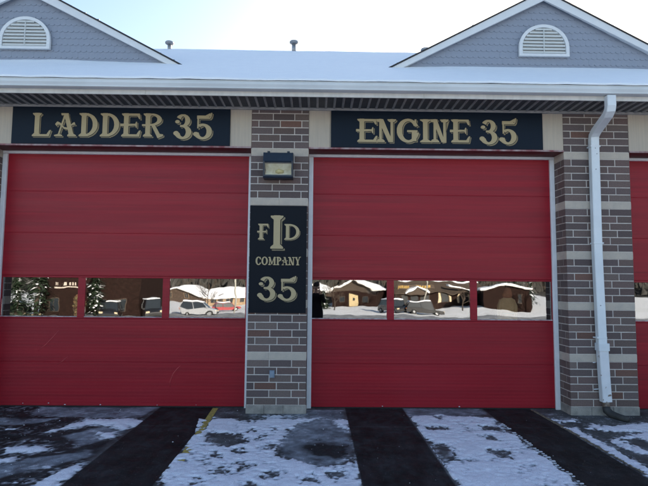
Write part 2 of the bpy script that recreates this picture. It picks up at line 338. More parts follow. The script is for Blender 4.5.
# right of the last track
g = np.minimum(np.minimum(X-4.06, 4.19+.02*nA-X), -.62-Y)*1.6 + .05*nB + .01; m = np.maximum(m, g)
rp = mx(*[polysd(wx, wy, P) for P in ([(4.28, -.66), (4.45, -.42), (4.72, -.55), (4.95, -.48), (5.6, -.30), (5.9, -.75), (4.9, -.82), (4.5, -.78)],
        [(4.45, -1.05), (4.95, -.82), (5.9, -.8), (5.9, -1.9), (4.75, -1.65), (4.38, -1.62), (4.42, -1.35)], [(4.10, -.28), (4.35, -.26), (4.35, -.36), (4.12, -.38)], [(4.42, -1.1), (4.3, -1.2), (4.36, -1.45), (4.5, -1.45)])])
rb = polysd(wx, wy, [(4.48, -1.12), (4.72, -1.05), (4.78, -1.42), (4.5, -1.5)])
m = np.maximum(m, np.minimum(rp*1.3, .09) + .16*nA + .14*nB + np.where(rb > -.05, -rb*2-.1, 0))
far = np.where((X > 5.9) | (X < -3.6) | (Y < -2.75), .02 + .5*nC + .25*nA + .1*nB, -.3)
trk = [(-3.1, -2.35), (-1.26, -.46), (1.36, 2.19), (3.32, 4.03), (5.8, 6.6)]
for a_, b_ in trk: far = np.minimum(far, -np.minimum(X-a_, b_-X)*2+.01*nB)
m = np.maximum(m, far)
for a_, b_ in trk[1:4]: m = np.where((X > a_) & (X < np.where(a_ < -1, -eg+.01, b_)), np.minimum(m, -.02), m)
m = np.where((Y > -.012) & (((X > -.02) & (X < .84)) | ((X > 4.42) & (X < 5.42))), -.1, m); m = np.where(Y > .30, -.1, m)
ylx = -.455 - .035*Y
yb2 = .055 - np.abs(X-ylx); m = np.where((Y > -1.15), np.minimum(m, np.where(yb2 > 0, -yb2*1.5+.03+.35*nB+.3*nA, 1)), m)
m = m + np.where(X < -1.3, .035, .09)*nD*(m < .12) + .03*nB
for a_, b_ in trk[1:4]: m = np.where((X > a_) & (X < np.where(a_ < -1, -eg+.01, b_)), np.minimum(m, -.02), m)
h = np.where(m > 0, .022*(1-np.exp(-np.maximum(m, 0)*11)), m*.35) + np.where(m > .01, .009*nA + .004*nB + .003*nD, 0)
h = np.maximum(h, -.03)
cl = np.clip(m/.045 + 1.2*nA + 1.2*nB + .1, 0, 1)[..., None]; stn = np.array([.88, .87, .95])*cl + np.array([.30, .32, .36])*(1-cl)
sn = grid_mesh('snow', xs, ys, h, 'snowg', keep=h > -.001, tone=stn); tag(sn, 'trampled patchy snow over the apron in front of the garage doors', 'snow', kind='stuff')
# asphalt tone
base = np.array([.085, .085, .088]); T = np.ones(X.shape+(3,))*base
dk = np.zeros(X.shape)
for a_, b_ in trk: dk = np.maximum(dk, np.clip(np.minimum(X-a_, b_-X)/.03+.1*nB, 0, 1))
dk = np.maximum(dk, np.clip((-1.26-X)/.1, 0, 1)*np.clip(.85+nA, 0, 1))
ice = np.clip(mx(*[polysd(wx, wy, P) for P in iceP])/.06 + .6 + 1.6*nA, 0, 1)
puddle = np.clip(polysd(wx, wy, [(.75, -1.38), (1.0, -1.22), (1.2, -1.30), (1.33, -1.35), (1.33, -1.72), (1.15, -1.80), (.98, -1.72), (.85, -1.62)])/.10+.4+2.6*nA+1.2*nB, 0, 1)
T = T*(1-dk[..., None]) + np.array([.0125, .0130, .0150])*dk[..., None]
T = T*(1-ice[..., None]) + np.array([.20, .215, .245])*ice[..., None]
T = T*(1-puddle[..., None]) + np.array([.018, .019, .021])*puddle[..., None]
inT = np.zeros(X.shape, bool)
for a_, b_ in trk[1:4]: inT |= (X > a_+.01) & (X < b_-.01)
T = np.where(inT[..., None], np.array([.0150, .0152, .0165])*np.clip(1+.9*nS+1.0*nC+.7*nA, .5, 2.2)[..., None], T)
seam = np.exp(-((Y+.62+.01*nA)/.008)**2)[..., None]*.35; T = T*(1-seam) + np.array([.10, .10, .10])*seam
T = T*np.clip(1+1.3*nA[..., None]+.9*nB[..., None], .25, 2)
dust = .8*np.clip((m+.10)/.10, 0, 1)**1.6*np.clip((nD+.6*nB+.02)/.16, 0, 1)*(~inT); dust = np.maximum(dust, .35*np.clip((nD+nA-.30)/.1, 0, 1)*(Y > -1)*(~inT))
T = T*(1-dust[..., None]) + np.array([.52, .53, .58])*dust[..., None]
ap = grid_mesh('driveway', xs, ys, np.zeros((len(ys), len(xs))), 'asphalt', tone=T); tag(ap, kind='structure')
# compressed snow lugs left by tyre tread along the track edge
lg = MB(); y = -.45
while y > -4.2:
    x = 3.338 + .010*random.uniform(-1, 1); s_ = random.uniform(.5, 1.1)
    if random.random() < .93: lg.box(x-.022*s_, x+.022*s_, y-.013*s_, y+.013*s_, -.003, .006*s_, .003)
    y -= .058
lg2 = lg.build('snow_lugs', 'lug'); tag(lg2, 'row of small snow lugs pressed by a tyre along the black track', 'snow', kind='stuff')
# crumbs of snow kicked over the apron and against the doors
cr = MB(); rn = random.Random(9)
def crumb(x, y, z, s):
    n = len(cr.v); P = [(1, 0, 0), (-1, 0, 0), (0, 1, 0), (0, -1, 0), (0, 0, .8), (0, 0, -.5)]
    cr.v.extend([(x+s*a*rn.uniform(.6, 1.2), y+s*b_*rn.uniform(.6, 1.2), z+s*c_*rn.uniform(.6, 1.1)) for a, b_, c_ in P])
    cr.f.extend([(n+i, n+j, n+k) for i, j, k in ((0, 2, 4), (2, 1, 4), (1, 3, 4), (3, 0, 4), (2, 0, 5), (1, 2, 5), (3, 1, 5), (0, 3, 5))])
for _ in range(900):
    x = rn.uniform(-3.6, 6.4); y = -abs(rn.gauss(0, 1.2))+.2 if rn.random() < .4 else rn.uniform(-3, .25)
    inn = any(a < x < b_ for a, b_ in trk[1:4])
    if inn and rn.random() < .88: continue
    if ((-.03 < x < .84) or (4.42 < x < 5.42)) and y > -.03: continue
    crumb(x, min(y, .27), .001, rn.uniform(.002, .006) if rn.random() < .95 else rn.uniform(.007, .013))
for x, z in ((-3.19, .045), (-2.83, .05), (-2.6, .03), (-.75, .035), (-1.3, .03), (1.9, .03), (-2.1, .03), (3.0, .03)): crumb(x, .322, z, rn.uniform(.008, .016))
cr_ = cr.build('snow_crumbs', 'lug', None, fix=False); tag(cr_, 'loose crumbs of snow and salt scattered on the asphalt', 'snow', kind='stuff')
# painted lines
def line(name, x0, x1, wd, y0, y1, m):
    b = MB(); b.v = [(x0-wd/2, y0, .004), (x0+wd/2, y0, .004), (x1+wd/2, y1, .004), (x1-wd/2, y1, .004)]; b.f = [(0, 3, 2, 1)]
    b.v = b.v[:4]; o = b.build(name, m); tag(o, kind='structure'); return o
line('yellow_line', -.465, -.37, .078, .28, -2.4, 'yellow'); line('yellow_line', 4.02, 4.11, .05, .28, -4.0, 'yellow2')

# ------------------------------------------------------------------ fire station
ST = empty('fire_station', (0, 0, 0)); tag(ST, 'brick fire station with two red garage doors and snowy gabled roof', 'fire station')
C = .1016; ZB = .1187; DR = .331        # brick course, top of base course, recess of doors
WALLTOP = 4.234
TONES = [(.160, .114, .104), (.170, .124, .112), (.142, .106, .102), (.160, .110, .102), (.132, .100, .098), (.174, .132, .120), (.150, .114, .110)]
def tone():
    c = random.choice(TONES); k = random.uniform(.85, 1.2)
    if random.random() < .014: c = (.18, .10, .08)
    return tuple(v*k for v in c)
def pillar(x0, x1, rows, name='brick_pillar', yb=.55):
    J = .0125
    root = MB(); root.box(x0+.004, x1-.004, .004, yb, 0, WALLTOP).build(name, 'mortar', ST)
    root = bpy.data.objects[-1] if False else COL.objects[-1]
    b = MB(); w_ = x1-x0
    def zc(i): return ZB + i*C
    i = 0
    while True:
        z0 = zc(i); z1 = min(z0+C-J, WALLTOP)
        if z0 > WALLTOP-.02: break
        k = i % 7
        if k == 6:
            sb = MB(); 
            segs = [x0, x0+w_/2, x1] if (i//7) % 2 else [x0, x0+w_*.36, x1]
            for a, c_ in zip(segs[:-1], segs[1:]):
                sb.box(a+(.0015 if a > x0 else 0), c_-(.0015 if c_ < x1 else 0), -.001, .33, z0-.004, z1+.004, .003)
            sb.build('stone_band', 'stone', root)
        else:
            units = rows[i % 2]; x = x0; tot = sum(units)
            for u in units:
                xe = x + w_*u/tot; b.box(x+(J/2 if x > x0+1e-6 else 0), xe-(J/2 if xe < x1-1e-6 else 0), random.uniform(-.001, .001), .012, z0, z1, .003, tone()); x = xe
            # returns on both sides
            for sx, xf in ((-1, x0), (1, x1)):
                yy = .0125; us = [.092, .20, .30] if i % 2 else [.20, .20, .2]
                for u in us:
                    ye = min(yy+u, yb); 
                    if ye-yy < .03: break
                    if sx < 0: b.box(xf, xf+.012, yy+(J/2 if yy > .02 else -.0002), ye-J/2, z0, z1, 0, tone())
                    else: b.box(xf-.012, xf, yy+(J/2 if yy > .02 else -.0002), ye-J/2, z0, z1, 0, tone())
                    yy = ye
        i += 1
    b.build('bricks', 'brick', root)
    s = MB(); cuts = [x0-.006, x0+w_*.30, x0+w_*.62, x1+.006]
    for a, c_ in zip(cuts[:-1], cuts[1:]): s.box(a+(.002 if a > x0 else 0), c_-(.002 if c_ < x1 else 0), -.008, .345, -.02, ZB-.006, .006)
    s.build('stone_base', 'base_stone', root)
    return root
P1 = pillar(0, .8128, [[4, 12, 12, 4], [12, 12, 8]])
P2 = pillar(4.4475, 5.3893, [[12, 12, 12], [4, 12, 12, 8]])
P0 = pillar(-4.55, -3.66, [[12, 12, 12], [8, 12, 12, 4]])
P3 = pillar(9.02, 9.93, [[4, 12, 12, 8], [12, 12, 12]])
BAYS = [(-3.66, 0, -3.36, -.307), (.8128, 4.4475, 1.126, 4.146), (5.3893, 9.02, 5.70, 8.72)]
# stone header panels and lintels
for (a, c_, s0, s1) in BAYS:
    b = MB(); n = int(round((c_-a)/.305)); wdt = (c_-a)/n
    for k in range(n): b.box(a+k*wdt+.0012, a+(k+1)*wdt-.0012, .001, .32, 3.688, WALLTOP, .003)
    b.build('header_panel', 'panel', ST)
    b = MB(); b.box(a+.001, c_-.001, .004, DR+.15, 3.668, 3.684); lt = b.build('lintel', 'lintel', ST)
    b = MB(); b.box(a+.001, c_-.001, -.014, .003, 3.667, 3.690); b.build('lintel_edge', 'lintel_edge', lt)
# garage doors
SEC = [.012, .625, 1.238, 1.850, 2.470, 3.080, 3.640]
def garage_door(x0, x1, label=None):
    c_ = (x0+x1)/2; d = MB(); f = DR
    pn = [(c_-1.755, c_-.665), (c_-.562, c_+.550), (c_+.650, c_+1.745)]
    z0w, z1w = 1.262, 1.822
    for k in range(6):
        a, b_ = SEC[k]+.002, SEC[k+1]-.002
        if k == 2:
            d.box(x0+.02, x1-.02, f, f+.05, a, z0w, .004); d.box(x0+.02, x1-.02, f, f+.05, z1w, b_, .004)
            xs_ = [x0+.02] + [v for p in pn for v in p] + [x1-.02]
            for j in range(0, 8, 2): d.box(xs_[j], xs_[j+1], f+.001, f+.05, z0w, z1w)
        else:
            d.box(x0+.02, x1-.02, f, f+.05, a, b_, .005)
    d.box(x0+.02, x1-.02, f+.0045, f+.045, SEC[0]+.01, SEC[2]); d.box(x0+.02, x1-.02, f+.0045, f+.045, SEC[3], SEC[6]-.01)
    door = d.build('garage_door', 'door', ST)
    for (a, b_) in pn:
        g = MB(); g.v = [(a+.004, f+.014, z0w+.004), (b_-.004, f+.014, z0w+.004), (b_-.004, f+.014, z1w-.004), (a+.004, f+.014, z1w-.004)]; g.f = [(0, 1, 2, 3)]
        gb = MB(); gb.box(a+.001, b_-.001, f+.014, f+.020, z0w+.001, z1w-.001); gb.build('window_pane', 'glass', door)
        t = MB(); t.box(a, b_, f-.004, f+.012, z0w-.004, z0w+.008, .002); t.build('window_bead', M['bead'], door)
    s = MB(); s.box(x0+.02, x1-.02, f+.004, f+.045, -.004, .014); s.build('bottom_seal', 'rubber', door)
    # white steel jambs and head
    for a, b_ in ((x0+.0015, x0+.066), (x1-.066, x1-.0015)): j = MB(); j.box(a, b_, f-.04, f-.004, .0, 3.626, .004); j.build('door_jamb', 'alu', ST)
    hd = MB(); hd.box(x0+.0015, x1-.0015, f-.045, f-.004, 3.628, 3.6675, .005); hd.build('door_head', 'alu', ST)
    fl = MB(); fl.box(x0+.002, x1-.002, f+.05, f+.2, 3.60, 3.667); fl.build('door_backing', 'dark_int', ST)
    return door
M['bead'] = mat('window_bead', (.34, .20, .22), .6, noise=(20, .8, (.6, .58, .6)))
DOORS = [garage_door(a, c_) for a, c_, _, _ in BAYS]
M['crease'] = mat('door_crease', (.46, .05, .06), .35)
for P in ([(-1.13, .28), (-1.13, .36), (-1.09, .47), (-1.03, .545), (-.985, .585)], [(-3.02, .78), (-2.93, .85), (-2.82, .97), (-2.74, 1.07)], [(-2.75, .58), (-2.66, .64), (-2.6, .70)]):
    b = MB(); k = len(P); b.tube([(x, DR-.0002, z) for x, z in P], [.001]+[.0065]*(k-2)+[.001], 6); b.build('dent_crease', 'crease', DOORS[0], True)
# dents and scratches on the left door
dm = mat('scratched_red', (.33, .05, .06), .4)
# interior shell and outer walls
b = MB(); b.box(-12, 16, 10.9, 11.1, -.02, 4.3); b.box(-12, 16, .56, 10.9, -.03, -.008); b.box(-12, 16, .42, 10.9, 4.235, 4.28)
b.box(-12, -11.9, .56, 10.9, 0, 4.235); b.box(15.9, 16, .56, 10.9, 0, 4.235); b.box(-11.9, -4.55, .4, .5, 0, 4.234); b.box(9.93, 15.9, .4, .5, 0, 4.234)
b.build('interior_shell', 'dark_int', ST)
b = MB(); b.box(-11.9, -4.56, .0, .38, -.01, 4.233); b.box(9.94, 15.9, .0, .38, -.01, 4.233); b.box(-12.2, -12.01, 0, 11, -.01, 4.233); b.box(16.01, 16.2, 0, 11, -.01, 4.233); b.box(-12, 16, 11.11, 11.3, -.01, 4.233)
M['brickwall'] = mat('brick_wall', (.12, .095, .09), .9, noise=(8, .6))
b.build('wall', 'brickwall', ST)
# eaves: soffit, fascia, gutter
EY = -.527; X0, X1 = -12.6, 16.6
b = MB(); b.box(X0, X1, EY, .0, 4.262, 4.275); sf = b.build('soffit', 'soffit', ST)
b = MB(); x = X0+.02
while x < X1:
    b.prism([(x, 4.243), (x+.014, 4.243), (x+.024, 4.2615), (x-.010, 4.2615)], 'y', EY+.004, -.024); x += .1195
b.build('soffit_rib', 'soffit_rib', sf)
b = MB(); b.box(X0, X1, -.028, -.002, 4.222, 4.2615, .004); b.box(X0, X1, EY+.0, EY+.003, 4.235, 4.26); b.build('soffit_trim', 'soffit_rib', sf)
b = MB(); xj = [X0, -8.3, -4.9, -1.33, 2.34, 5.9, 9.7, 13, X1]
for a, c_ in zip(xj[:-1], xj[1:]): b.box(a+.001, c_-.001, EY-.02, EY-.001, 4.222, 4.40, .003)
b.build('fascia', 'fascia', ST)
b = MB(); pr = [(EY-.021, 4.282), (EY-.100, 4.282), (EY-.114, 4.290), (EY-.116, 4.306), (EY-.130, 4.340), (EY-.131, 4.374), (EY-.136, 4.376), (EY-.136, 4.386), (EY-.124, 4.386), (EY-.123, 4.342), (EY-.108, 4.306), (EY-.106, 4.292), (EY-.021, 4.292)]
b.prism(pr, 'x', X0, X1); gt = b.build('gutter', 'gutter', ST)
# roof: snow plane z = 4.405 + .545 (y + .6)
PS = .545; RY = 4.95
def rz(y): return 4.405 + PS*(y+.6)
RIDZ = rz(RY)
b = MB(); b.prism([(-.56, rz(-.56)-.10), (RY, RIDZ-.10), (2*RY+.56+.9, rz(-.56)-.10-.49), (2*RY+.56+.9, rz(-.56)-.02-.49), (RY, RIDZ-.02), (-.56, rz(-.56)-.02)], 'x', X0, X1)
rf = b.build('roof', 'shingle', ST)
xs2 = np.arange(X0, X1+.01, .06); yv = np.concatenate([[-.676, -.674, -.660, -.63, -.58], np.arange(-.5, RY, .09), [RY]])
XX, YY = np.meshgrid(xs2, yv)
n1 = vnoise(XX, YY, .9, 31, 3); n2 = vnoise(XX, YY, 5, 33, 3)
edge = np.interp(YY, [-.676, -.674, -.66, -.63, -.58, -.4], [.024, .046, .054, .044, .024, .01])
ZZ = 4.405 + PS*(YY+.6) + edge*(1+.5*n2) + (.016*n1+.006*n2)*np.clip((YY+.6)/.8, .15, 1)
ZZ = np.where(YY > RY-.3, ZZ-.02*((YY-RY+.3)/.3)**2, ZZ)
GC = (-4.07, 4.83, 13.6)
GH = 6.868; GS = .528
for gc in GC:   # drift against gable foot
    ZZ += np.clip(1-np.abs(XX-gc)/2.9, 0, 1)*.025*np.exp(-((YY-1.38)/.16)**2)*(1+2*n1)
rs = grid_mesh('roof_snow', xs2, yv, ZZ, 'snow'); tag(rs, 'smooth blue-white snow blanket lying on the station roof above the gutter', 'snow', kind='stuff')
# gables
GY = 1.42
def gable(gc):
    root = empty('gable', (0, 0, 0), parent=ST)
    hw = 2.62; z0 = 5.25
    b = MB(); b.prism([(gc-hw-.1, z0), (gc+hw+.1, z0), (gc, GH-.15)], 'y', GY+.02, GY+.10); b.build('gable_wall', 'siding', root)
    # scalloped shingles
    s = MB(); ph, pw = .1165, .094; row = 0; z = 5.33
    while z < GH-.12:
        zz = z+ph; half = (GH-.10-z)/GS; off = pw/2 if row % 2 else 0
        k = int(half/pw)+1
        for i in range(-k, k+1):
            cx = gc+i*pw+off
            if abs(cx-gc) > half: continue
            n = len(s.v); dz = random.uniform(-.002, .002); dy = random.uniform(-.001, .001)
            out = [(cx-pw/2+.0002, zz+.02), (cx-pw/2+.0002, z+.030)] + [(cx+(pw/2-.0002)*cos(t), z+.032+.032*sin(t)) for t in np.linspace(pi*1.05, pi*1.95, 7)] + [(cx+pw/2-.0002, z+.030), (cx+pw/2-.0002, zz+.02)]
            def yy(q): return GY - .008*(1-(q-z)/(ph+.02)) + dy
            fr = [(u, yy(q)-.006, q+dz) for u, q in out]; bk = [(u, GY+.019, q+dz) for u, q in out]; m_ = len(out)
            s.v += fr+bk; s.f.append(tuple(range(n, n+m_))); s.f += [(n+j, n+m_+j, n+m_+(j+1) % m_, n+(j+1) % m_) for j in range(m_)]
        z += ph; row += 1
    s.build('scalloped_siding', 'siding', root)
    # rake boards, soffit, roof slopes running back into the main roof
    dx = 2.70; zt = GH; th = .155
    for sx in (-1, 1):
        rb = MB(); o_ = gc; tip = dx*1.03
        rb.prism([(o_, zt-.028), (o_+sx*tip, zt-.028-GS*tip), (o_+sx*(tip-.16), zt-.028-GS*tip-.01), (o_, zt-.028-th)], 'y', 1.30, 1.335)
        rb.build('rake_board', 'trim', root)
        su = MB(); su.prism([(o_, zt-.10), (o_+sx*dx, zt-.10-GS*dx), (o_+sx*dx, zt-.115-GS*dx), (o_, zt-.115)], 'y', 1.336, GY+.02); su.build('rake_soffit', 'trim', root)
        # slope slab: ends where it meets the main roof
        yb = -.6 + (zt-4.405)/PS + .1
        rr = MB(); A = [Vector((o_, 1.285, zt)), Vector((o_+sx*(dx+.08), 1.285, zt-GS*(dx+.08))), Vector((o_+sx*(dx+.08), 1.45, zt-GS*(dx+.08))), Vector((o_, yb, zt))]
        n = 0; rr.v = [tuple(a) for a in A] + [tuple(a-Vector((0, 0, .027))) for a in A]
        rr.f = [(0, 1, 2, 3), (7, 6, 5, 4), (0, 4, 5, 1), (1, 5, 6, 2), (2, 6, 7, 3), (3, 7, 4, 0)]; rr.build('roof_slope', 'shingle', root)
        sw = MB(); A = [Vector((o_, 2.35, zt+.004)), Vector((o_+sx*(dx-1.3), 2.35, zt-GS*(dx-1.3)+.004)), Vector((o_+sx*.4, yb-.4, zt-GS*.4+.004)), Vector((o_, yb-.1, zt+.004))]
        sw.v = [tuple(a) for a in A]+[tuple(a+Vector((0, 0, .05))) for a in A]; sw.f = [(3, 2, 1, 0), (4, 5, 6, 7), (0, 1, 5, 4), (1, 2, 6, 5), (2, 3, 7, 6), (3, 0, 4, 7)]; sw.build('gable_snow', 'snow', root)
    # half-round louvred vent
    vz0 = 5.705; vr = .434; cz = 5.873; fw = .058
    def arch(r, zb_, n=22): return [(gc-r, zb_)] + [(gc+r*cos(t), cz + r*.92*sin(t)) for t in np.linspace(pi, 0, n)] + [(gc+r, zb_)]
    O, I = arch(vr, vz0), arch(vr-fw, vz0+.045)
    v = MB(); yf, yb_ = GY-.075, GY-.026
    for ring in ((yf,),):
        v.quadstrip([(x, yf, z) for x, z in O], [(x, yf, z) for x, z in I], True)
        v.quadstrip([(x, yf, z) for x, z in O], [(x, yb_, z) for x, z in O], True)
        v.quadstrip([(x, yf, z) for x, z in I], [(x, yb_, z) for x, z in I], True)
    vf = v.build('gable_vent', 'trim', root)
    bk = MB(); bk.v = [(x, yb_+.002, z) for x, z in O]; bk.f = [tuple(range(len(O)))]; 
    bk.build('vent_screen', 'trimv', root)
    lv = MB(); z = vz0+.055
    while z < cz+(vr-fw)*.92-.03:
        q = max(0, (z+.02-cz)/.92); hwid = math.sqrt(max(0, (vr-fw)**2-q*q))-.006
        if z+.02 < cz: hwid = vr-fw-.006
        lv.v += [(gc-hwid, yf+.010, z), (gc+hwid, yf+.010, z), (gc+hwid, yb_-.004, z+.030), (gc-hwid, yb_-.004, z+.030),
                 (gc-hwid, yf+.012, z+.036), (gc+hwid, yf+.012, z+.036), (gc+hwid, yb_-.004, z+.052), (gc-hwid, yb_-.004, z+.052)]
        n = len(lv.v)-8; lv.f += [tuple(n+i for i in f) for f in ((0, 1, 2, 3), (7, 6, 5, 4), (0, 4, 5, 1), (1, 5, 6, 2), (3, 2, 6, 7), (0, 3, 7, 4))]
        z += .0585
    lv.box(gc-.008, gc+.008, yf+.004, yb_, vz0+.05, cz+(vr-fw)*.92-.02)
    lv.build('louver_slats', 'trimv', root)
for g_ in GC: gable(g_)
# roof vent pipes
def vent_pipe(x, y, h_, r=.055, capr=.11):
    z = rz(y)-.05; b = MB(); b.tube([(x, y, z), (x, y, z+h_)], r, 14); o = b.build('vent_pipe', 'galv', ST, True)
    c_ = MB(); n = 18; prof = [(capr*.5, h_-.002), (capr*.6, h_), (capr*.97, h_+.022), (capr, h_+.045), (capr*.9, h_+.062), (capr*.5, h_+.078), (.005, h_+.082)]
    c_.tube([(x, y, z+p[1]) for p in prof], [p[0] for p in prof], n); c_.build('pipe_cap', 'galv', o, True)
vent_pipe(.345, 4.75, .225, .052, .110); vent_pipe(-2.63, 4.75, .165, .045, .105); vent_pipe(3.50, 4.75, .09, .05, .11)
# downspout
def rect_tube(path, wd, dp, name, m, parent):
    """path of (x,y,z); section wd along X, dp along the other way"""
    b = MB(); n0 = 0; k = len(path)
    for i, p in enumerate(path):
        p = Vector(p); d = (Vector(path[min(i+1, k-1)])-Vector(path[max(i-1, 0)])).normalized()
        x = Vector((1, 0, 0)); x = (x-d*x.dot(d)).normalized(); y = d.cross(x).normalized()
        c_ = .008
        for a, e_ in ((-1, -1), (1, -1), (1, 1), (-1, 1)):
            if a == e_: seq = [(wd/2*a, (dp/2-c_)*e_), ((wd/2-c_)*a, dp/2*e_)]
            else: seq = [((wd/2-c_)*a, dp/2*e_), (wd/2*a, (dp/2-c_)*e_)]
            if (a, e_) in ((1, -1),): seq = [((wd/2-c_)*a, dp/2*e_), (wd/2*a, (dp/2-c_)*e_)]
            if (a, e_) == (-1, -1): seq = [(wd/2*a, (dp/2-c_)*e_), ((wd/2-c_)*a, dp/2*e_)]
            if (a, e_) == (1, 1): seq = [(wd/2*a, (dp/2-c_)*e_), ((wd/2-c_)*a, dp/2*e_)]
            if (a, e_) == (-1, 1): seq = [((wd/2-c_)*a, dp/2*e_), (wd/2*a, (dp/2-c_)*e_)]
            for u, v in seq: b.v.append(tuple(p+x*u+y*v))
    for i in range(k-1):
        for j in range(8): b.f.append((i*8+j, i*8+(j+1) % 8, (i+1)*8+(j+1) % 8, (i+1)*8+j))
    b.f += [tuple(range(7, -1, -1)), tuple((k-1)*8+j for j in range(8))]
    return b.build(name, m, parent)
DSX = 4.79 + .055
dsp = rect_tube([(4.80, -.585, 4.272), (4.80, -.585, 4.14), (4.803, -.565, 4.09), (4.812, -.50, 4.045), (4.838, -.16, 3.93), (4.845, -.085, 3.885), (DSX+.004, -.065, 3.83), (DSX+.004, -.062, 3.4), (DSX, -.062, 2.2), (DSX+.02, -.062, .93)], .118, .088, 'downspout', 'spout', ST)
rect_tube([(DSX+.022, -.070, .985), (DSX+.022, -.070, .885)], .150, .118, 'downspout_collar', 'spout', dsp)
rect_tube([(DSX+.024, -.066, .885), (DSX+.036, -.066, .5), (DSX+.050, -.066, .20)], .128, .100, 'downspout_sleeve', 'rustspout', dsp)
b = MB(); b.tube([(DSX+.05, -.068, .215), (DSX+.05, -.068, .10)], [.040, .046], 16); b.build('rusty_stub', 'rust', dsp, True)
for z in (3.72, 2.35, 1.05): b = MB(); b.box(DSX-.066, DSX+.076, -.1095, -.004, z, z+.020, .003); b.build('pipe_strap', 'spout', dsp)
b = MB(); b.tube([(DSX-.06, -.03, .72), (DSX-.10, -.05, .72)], .007, 6); b.build('bracket_pin', 'spout', dsp); b = MB(); b.tube([(DSX-.03, -.03, .36), (DSX-.10, -.05, .36)], .007, 6)
b.build('bracket_pin', 'spout', dsp)
for z, dx in ((3.70, 0), (3.62, .02), (3.40, 0), (1.5, .0)): b = MB(); b.tube([(DSX+dx, -.104, z), (DSX+dx, -.1125, z)], .007, 8); b.build('screw', 'galv', dsp)
b = MB(); b.tube([(DSX+.05, -.070, .13), (DSX+.05, -.085, .085), (DSX+.075, -.14, .050), (DSX+.12, -.25, .040), (DSX+.17, -.36, .034)], [.050, .054, .048, .042, .038], 14)
bt = b.build('drain_boot', 'blackpipe', None, True); tag(bt, 'black drain boot carrying the downspout outlet across the asphalt', 'drain pipe')
b = MB(); b.tube([(DSX+.12, -.10, .035), (DSX+.17, -.16, .026), (DSX+.24, -.22, .024)], [.028, .026, .024], 10); ht = b.build('drain_hose', 'blackpipe', None, True); tag(ht, 'short black hose lying right of the drain boot by the pillar', 'hose')

